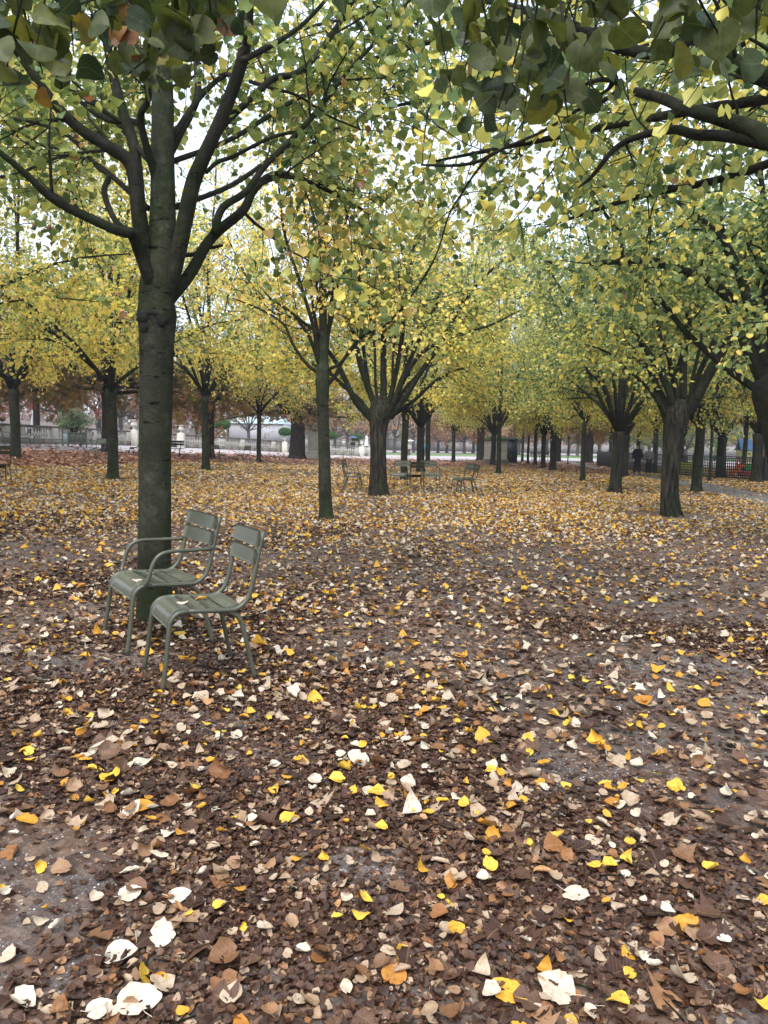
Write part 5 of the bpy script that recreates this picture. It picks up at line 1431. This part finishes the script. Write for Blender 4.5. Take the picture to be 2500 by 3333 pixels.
# ------------------------------------------------------------------ planter with its bush
p = ground(243, 1455)
r = empty('planter_box', p, math.radians(39), 'grey-green wooden orangery planter before the balustrade on the left', 'planter')
pm = simple('planter_paint', (.22, .24, .21), (.17, .19, .165), .6, 6, .3); pl = simple('planter_side_pale', (.40, .46, .47), (.34, .4, .41), .6, 6, .3)
for sy in (-.475, .475):
    mb = MB()
    for k in range(9): mb.box((-.44 + k * .11, sy, .52), (.106, .03, .62))
    mb.build('panel', pm, r)
    mb = MB()
    for k in range(9): mb.box((sy, -.44 + k * .11, .52), (.03, .106, .62))
    mb.build('panel', pl, r)  # side panels paler and bluer than front and back
for sx in (-1, 1):
    for sy in (-1, 1):
        MB().box((sx * .5, sy * .5, .46), (.09, .09, .92)).lathe([(.03, .92), (.05, .95), (.055, .98), (.03, 1.02)], (sx * .5, sy * .5, 0), 8).build('post', pm, r, bevel=.004)
mb = MB()
for z in (.25, .8): mb.box((0, -.5, z), (.92, .02, .05)); mb.box((0, .5, z), (.92, .02, .05)); mb.box((-.5, 0, z), (.02, .92, .05)); mb.box((.5, 0, z), (.02, .92, .05))
mb.build('band', pm, r); MB().box((0, 0, .76), (.9, .9, .06)).build('soil', M['soil'], r)
b = empty('oleander_bush', p + [0, 0, .78], 0, 'rounded light green oleander bush growing in the wooden planter', 'bush')
T = Tree(55)
for k in range(30):
    a = T.rng.random() * 6.28; e = math.radians(T.rng.uniform(35, 88)); d = np.array([math.cos(a) * math.cos(e), math.sin(a) * math.cos(e), math.sin(e)])
    q = T.curve([.08 * math.cos(a), .08 * math.sin(a), 0], d, T.rng.uniform(.9, 1.45), 6, .1, .1); T.trunk.tube(q, np.linspace(.02, .006, 7), 5)
    T.populate(q, .012, .004, .35, 7, .35, 6, 7, spread=.05, tl=(.12, .3), up=.4, droop=0)
T.limbs, tmp = MB(), T.limbs
LPb = np.vstack(T.LP)
n = len(LPb); mb = MB(); put_leaves(mb, LPb, T.rng.normal(0, .6, (n, 3)) + [0, 0, .5], T.rng.normal(0, 1, (n, 3)), T.rng.uniform(.08, .17, n), np.clip(T.rng.normal(.5, .25, n), 0, 1), [(v * [.35, 1, 1], f) for v, f in TPL_L], T.rng)
mb.build('foliage', M['bush'], b, attr='v'); T.trunk.build('stem', M['bark_dark'], b, smooth=True); tmp.build('twigs', M['bark_dark'], b, smooth=True)

# ------------------------------------------------------------------ gate pier, hut, lamp, buildings
p = ground(1612, 1512)
r = empty('gate_pier', p, math.radians(-8), 'broad pale stone gate pier with mossy green cap, behind two trunks', 'pier')
cap = simple('mossy_cap', (.20, .24, .14), (.13, .16, .08), .9, 5, .3)
mb = MB(); mb.box((0, 0, .15), (1.95, 1.5, .5)); mb.build('base', M['stone_dark'], r, bevel=.03)
mb = MB()
for k in range(5): mb.box((0, 0, .52 + k * .285), (1.7, 1.3, .275))
mb.build('shaft', M['stone'], r, bevel=.012)
mb = MB(); mb.box((0, 0, 1.84), (1.85, 1.45, .12)); mb.add([[-.95, -.75, 1.9], [.95, -.75, 1.9], [.95, .75, 1.9], [-.95, .75, 1.9], [-.6, -.4, 2.1], [.6, -.4, 2.1], [.6, .4, 2.1], [-.6, .4, 2.1]], [[0, 1, 5, 4], [1, 2, 6, 5], [2, 3, 7, 6], [3, 0, 4, 7], [4, 5, 6, 7]]); mb.build('cap', cap, r)
r2 = empty('stone_urn', p + np.array([-.25, 0, 2.09]), 0, 'white urn on top of the gate pier', 'urn'); mb = MB(); mb.box((0, 0, .12), (.4, .4, .24)); mb.build('foot', M['marble'], r2, bevel=.01); mb = MB(); urn_mesh(mb, .24, 1.1); mb.build('vase', M['marble'], r2, smooth=True)
p = gpos(1661, 62)
r = empty('garden_hut', p, math.radians(-12), 'narrow dark blue ribbed hut beside the gate pier', 'hut')
mb = MB(); mb.box((0, 0, .95), (1.0, 1.0, 1.9))
for k in range(9): mb.box((-.45 + k * .1125, -.505, .95), (.025, .03, 1.8)); mb.box((.505, -.45 + k * .1125, .95), (.03, .025, 1.8))
mb.build('wall', M['navy'], r); mb = MB(); mb.box((0, 0, 1.94), (1.2, 1.2, .08)); mb.add([[-.58, -.58, 1.98], [.58, -.58, 1.98], [.58, .58, 1.98], [-.58, .58, 1.98], [0, 0, 2.2]], [[0, 1, 4], [1, 2, 4], [2, 3, 4], [3, 0, 4]]); mb.build('roof', M['navy'], r)
p = gpos(1848, 63); r = empty('lamp_post', p, 0, 'thin black post with a small box lamp, right of the short row of trunks', 'lamp post')
MB().lathe([(.09, 0), (.09, .1), (.045, .2), (.04, 2.0), (.05, 2.05)], k=10).build('pole', M['iron'], r, smooth=True)
mb = MB(); mb.box((-.25, 0, 2.05), (.75, .12, .06)); mb.box((0, 0, 2.2), (.2, .2, .26)); mb.build('lamp_head', M['iron'], r, bevel=.01)

p = gpos(850, 95); teal = simple('pale_teal_roof', (.42, .55, .55), (.36, .48, .49), .5, 1, .1); hoard = simple('white_hoarding', (.50, .50, .54), (.44, .44, .48), .7, .8, .1)
r = empty('greenhouse', p, math.radians(-4), 'long low building with white ribbed walls and pale teal roof behind the bare trees', 'building')
mb = MB(); mb.box((0, 0, 1.35), (6.6, 5, 2.7))
for k in range(44): mb.box((-3.25 + k * .15, -2.51, 1.35), (.04, .03, 2.7))
mb.build('wall', hoard, r)
mb = MB(); mb.add([[-3.4, -2.7, 2.7], [3.4, -2.7, 2.7], [3.4, 2.7, 2.7], [-3.4, 2.7, 2.7], [-2.7, 0, 3.7], [2.7, 0, 3.7]], [[0, 1, 5, 4], [2, 3, 4, 5]]); mb.add([[-3.4, -2.7, 2.7], [-3.4, 2.7, 2.7], [-2.7, 0, 3.7], [3.4, -2.7, 2.7], [3.4, 2.7, 2.7], [2.7, 0, 3.7]], [[0, 2, 1], [3, 4, 5]]); mb.build('roof', teal, r)
mb = MB()
for k in range(6): mb.box((-1.5 + k * .7, 0, 3.8), (.03, .03, .25))
mb.box((.25, 0, 3.93), (3.6, .04, .04)); mb.build('railing', M['iron'], r)
p = gpos(703, 86); r = empty('refreshment_tent', p, .2, 'small tent roof in pale blue behind the balustrade, left of the white ribbed building', 'tent')
tb = simple('pale_blue_canvas', (.30, .42, .60), (.25, .36, .52), .7, 2, .1)
mb = MB(); mb.add([[-.7, -.7, 2.0], [.7, -.7, 2.0], [.7, .7, 2.0], [-.7, .7, 2.0], [0, 0, 2.5]], [[0, 1, 4], [1, 2, 4], [2, 3, 4], [3, 0, 4]]); mb.box((0, -.7, 1.93), (1.42, .02, .14)); mb.box((-.7, 0, 1.93), (.02, 1.38, .14)); mb.box((.7, 0, 1.93), (.02, 1.38, .14)); mb.build('canopy', tb, r)
for sx in (-1, 1):
    for sy in (-1, 1): MB().tube([(sx * .66, sy * .66, 0), (sx * .66, sy * .66, 1.95)], .025, 6).build('pole', M['marble'], r)

mb = MB()
for k in range(40): mb.box((-25 + k * 3.0, 152, 1.0), (2.99, .5, 2.1 + .03 * (k % 2)))
mb.box((34, 152, 2.12), (120, .7, .12)); tag(mb.build('stone_wall', M['wall_far'], None), 'long low grey stone wall at the far end of the lawn', 'wall')
bm_ = simple('pale_facade', (.50, .49, .47), (.44, .43, .41), .8, .4, .1); gl_ = simple('window_glass', (.08, .09, .11), (.05, .06, .07), .2, 1, 0)
for i, (px, Y, wd, ht, lab) in enumerate(((2150, 205, 46, 9, 'pale facade glimpsed beyond the trunks on the right'), (1300, 230, 40, 8, 'pale facade far behind the centre of the garden'), (1800, 215, 30, 7, 'pale low facade far behind the short row of trunks'))):
    p = gpos(px, Y); r = empty('apartment_building', p, 0, lab, 'building', 'buildings beyond the garden')
    MB().box((0, 0, ht / 2), (wd, 10, ht)).build('wall', bm_, r)
    mb = MB(); mb.box((0, 0, ht + .9), (wd + 1, 9, 1.8)); mb.build('roof', M['iron'], r)
    k = 0
    for x in np.arange(-wd / 2 + 1.5, wd / 2 - 1, 3.2):
        for z in np.arange(1.6, ht - 1, 3.1):
            f = MB().box((x, -5.02, z), (1.3, .1, 1.9)).build('window', bm_, r); MB().box((x, -5.08, z), (1.1, .04, 1.7)).build('pane', gl_, f)

# ------------------------------------------------------------------ fence and playground
FL = np.array([ground(x, y)[:2] for x, y in ((1943, 1517), (2030, 1531), (2130, 1543), (2290, 1554), (2443, 1563), (2620, 1572))])
cumF = np.concatenate([[0], np.cumsum(np.linalg.norm(np.diff(FL, axis=0), axis=1))])
atF = lambda s: np.array([np.interp(s, cumF, FL[:, 0]), np.interp(s, cumF, FL[:, 1])])
r = empty('metal_fence', (0, 0, 0), 0, 'low black metal lattice fence around the playground on the right', 'fence')
nP = int(cumF[-1] / 1.9)
for k in range(nP + 1):
    a = atF(k * cumF[-1] / nP)
    MB().box((a[0], a[1], .58), (.06, .06, 1.2)).build('post', M['iron'], r)
    if k == nP: break
    b_ = atF((k + 1) * cumF[-1] / nP); m = (a + b_) / 2; L_ = np.linalg.norm(b_ - a) - .07; ang = math.atan2(b_[1] - a[1], b_[0] - a[0]); d = (b_ - a) / np.linalg.norm(b_ - a)
    mb = MB()
    for z in (.08, .2, .34, .48, .62, .76, .9, 1.02, 1.1): mb.box((m[0], m[1], z), (L_, .02, .055 if z in (.08, 1.1, 1.02) else .04), ang)
    for t in np.arange(-L_ / 2 + .05, L_ / 2, .11): q = m + d * t; mb.box((q[0] + .018 * d[1], q[1] - .018 * d[0], .6), (.052, .014, 1.06), ang)
    mb.build('panel', M['iron'], r)
# the playground floor inside the fence
fin = [tuple(q + [.5, 1.2]) for q in FL]
mb = MB(); mb.add(*strip(fin, [(q[0] + 3, q[1] + 20) for q in FL], .012)); tag(mb.build('playground_floor', simple('pale_rubber_floor', (.30, .29, .28), (.24, .23, .22), .8, 3, .1), smooth=True), kind='structure')
col = lambda n_, c_: simple(n_, c_, tuple(x * .8 for x in c_), .4, 3, .1)
OR, GR, RD, BL, YE, WD = col('orange_plastic', (.70, .13, .03)), col('green_plastic', (.05, .36, .06)), col('red_plastic', (.50, .04, .05)), col('blue_plastic', (.06, .14, .28)), col('yellow_plastic', (.60, .62, .06)), col('orange_wood', (.50, .24, .08))
p = gpos(2405, 42); r = empty('play_slide', p, 0, 'orange and green plastic slide with a red base behind the black fence', 'slide'); r.scale = (.62, .62, .62)
mb = MB(); mb.add(*(lambda: (np.array([[x, y, z] for x, z in ((-.75, .12), (-.5, .3), (-.2, .62), (0.05, .95), (.3, 1.0)) for y in (-.28, .28)]), np.array([[2 * i, 2 * i + 1, 2 * i + 3, 2 * i + 2] for i in range(4)])))())
for sy in (-.28, .28): mb.extrude([(-.78, .05), (-.5, .22), (-.2, .5), (.05, .85), (.32, .9), (.32, 1.12), (0, 1.1), (-.25, .8), (-.52, .46), (-.78, .28)], sy - .02, sy + .02, lambda a, b, d: [a, d, b])
mb.build('chute', OR, r)
mb = MB(); mb.box((.75, 0, .75), (.75, .7, .5)); mb.box((.75, 0, 1.08), (.6, .55, .16)); mb.build('tower', GR, r, bevel=.05)
mb = MB(); mb.box((.55, 0, .25), (1.2, .75, .42)); mb.build('base', RD, r, bevel=.06)
p = gpos(2237, 44); r = empty('spring_toy', p, 0, 'blue spring rider with yellow-green sides behind the fence, between two trunks', 'toy')
mb = MB(); 
for sy in (-.14, .14): mb.extrude([(-.4, .3), (.35, .3), (.5, .75), (.4, .95), (.25, .7), (-.2, .6), (-.42, .75)], sy - .02, sy + .02, lambda a, b, d: [a, d, b])
mb.build('side_panel', YE, r); MB().box((0, 0, .52), (.45, .26, .08)).build('seat', BL, r, bevel=.02)
th = np.linspace(0, 6 * math.pi, 60); MB().tube(np.stack([.09 * np.cos(th), .09 * np.sin(th), th / th[-1] * .3], 1), .014, 5).build('spring', BL, r)
p = gpos(2205, 43); person(p, 180, 1.05, 'small child in a navy jacket behind the fence beside the spring toy', (.02, .03, .09), (.02, .02, .03), .6, 'hood', (.05, .06, .12))
def toy_house(px, Y, wd, ht, wall, roof, label, base=0.9):
    p = gpos(px, Y); r = empty('toy_house', p, 0, label, 'playhouse', 'playhouses behind the fence')
    MB().box((0, 0, base + ht / 2), (wd, wd, ht)).build('wall', wall, r, bevel=.01)
    for sx in (-1, 1):
        for sy in (-1, 1): MB().box((sx * wd * .42, sy * wd * .42, base / 2), (.1, .1, base)).build('leg', WD, r)
    mb = MB(); hw = wd * .62; z0 = base + ht
    for k in range(6):
        t0, t1 = k / 6, (k + .8) / 6
        for sy in (-1, 1):
            V = [[-hw, sy * hw * (1 - t0), z0 + t0 * .8], [hw, sy * hw * (1 - t0), z0 + t0 * .8], [hw, sy * hw * (1 - t1), z0 + t1 * .8 + .03], [-hw, sy * hw * (1 - t1), z0 + t1 * .8 + .03]]
            mb.add(V, [[0, 1, 2, 3]])
    o = mb.build('roof', roof, r); s = o.modifiers.new('t', 'SOLIDIFY'); s.thickness = .03
    for sx in (-.25, .25):
        f = MB().box((sx * wd, -wd / 2 - .012, base + ht * .6), (wd * .32, .03, ht * .34)).build('window', YE, r)
        MB().box((sx * wd, -wd / 2 - .035, base + ht * .6), (wd * .24, .02, ht * .22)).build('pane', gl_, f)
toy_house(2419, 56, .75, .5, col('yellow_green_paint', (.42, .42, .14)), BL, 'yellow-green playhouse with a blue slatted roof, left of the edge trunk')
toy_house(2492, 50, .9, .6, WD, BL, 'orange wooden playhouse at the right edge with a blue slatted roof')
p = ground(2489, 1568); r = empty('gate_post', p, 0, 'thick black gate post at the right edge of the fence', 'post', None)
mb = MB(); mb.box((0, 0, 1.2), (.14, .14, 2.4)); mb.build('shaft', M['iron'], r, bevel=.01); MB().lathe([(.1, 2.4), (.1, 2.44), (.05, 2.5), (.0, 2.56)], k=8).build('cap', M['iron'], r)

# distant woods closing the horizon
rg = np.random.default_rng(9); n = 42000
X = rg.uniform(-190, 210, n); Y = rg.uniform(165, 200, n); Hh = 10 + 3 * np.sin(X * .11) + 2 * np.sin(X * .31 + 1) + 1.5 * np.sin(X * .9)
Z = rg.beta(1.3, 1.6, n) * Hh + g(X) * .3
mb = MB(); put_leaves(mb, np.stack([X, Y, Z], 1), rg.normal(0, 1, (n, 3)), rg.normal(0, 1, (n, 3)), rg.uniform(.5, 1.0, n), np.clip(rg.normal(.5, .2, n), 0, 1), TPL_L, rg)
o = mb.build('distant_woods', leaf_mat('distant_wood_leaves', [(0, (.10, .12, .07)), (.35, (.20, .17, .13)), (.6, (.27, .20, .16)), (.8, (.33, .20, .13)), (1, (.26, .13, .1))], .3, bias=False), attr='v'); tag(o, kind='stuff')
build_litter()
# damp air: the far side of the garden fades slightly
hm = bpy.data.materials.new('damp_air'); hm.use_nodes = True; nt = hm.node_tree; nt.nodes.clear()
ho = nt.nodes.new('ShaderNodeOutputMaterial'); hv = nt.nodes.new('ShaderNodeVolumePrincipled')
hv.inputs['Color'].default_value = (.88, .91, .96, 1); hv.inputs['Density'].default_value = .0011; hv.inputs['Anisotropy'].default_value = .3
nt.links.new(hv.outputs[0], ho.inputs['Volume'])
hz = MB().box((10, 98, 8.0), (440, 226, 22.0)).build('haze', hm); tag(hz, kind='stuff')
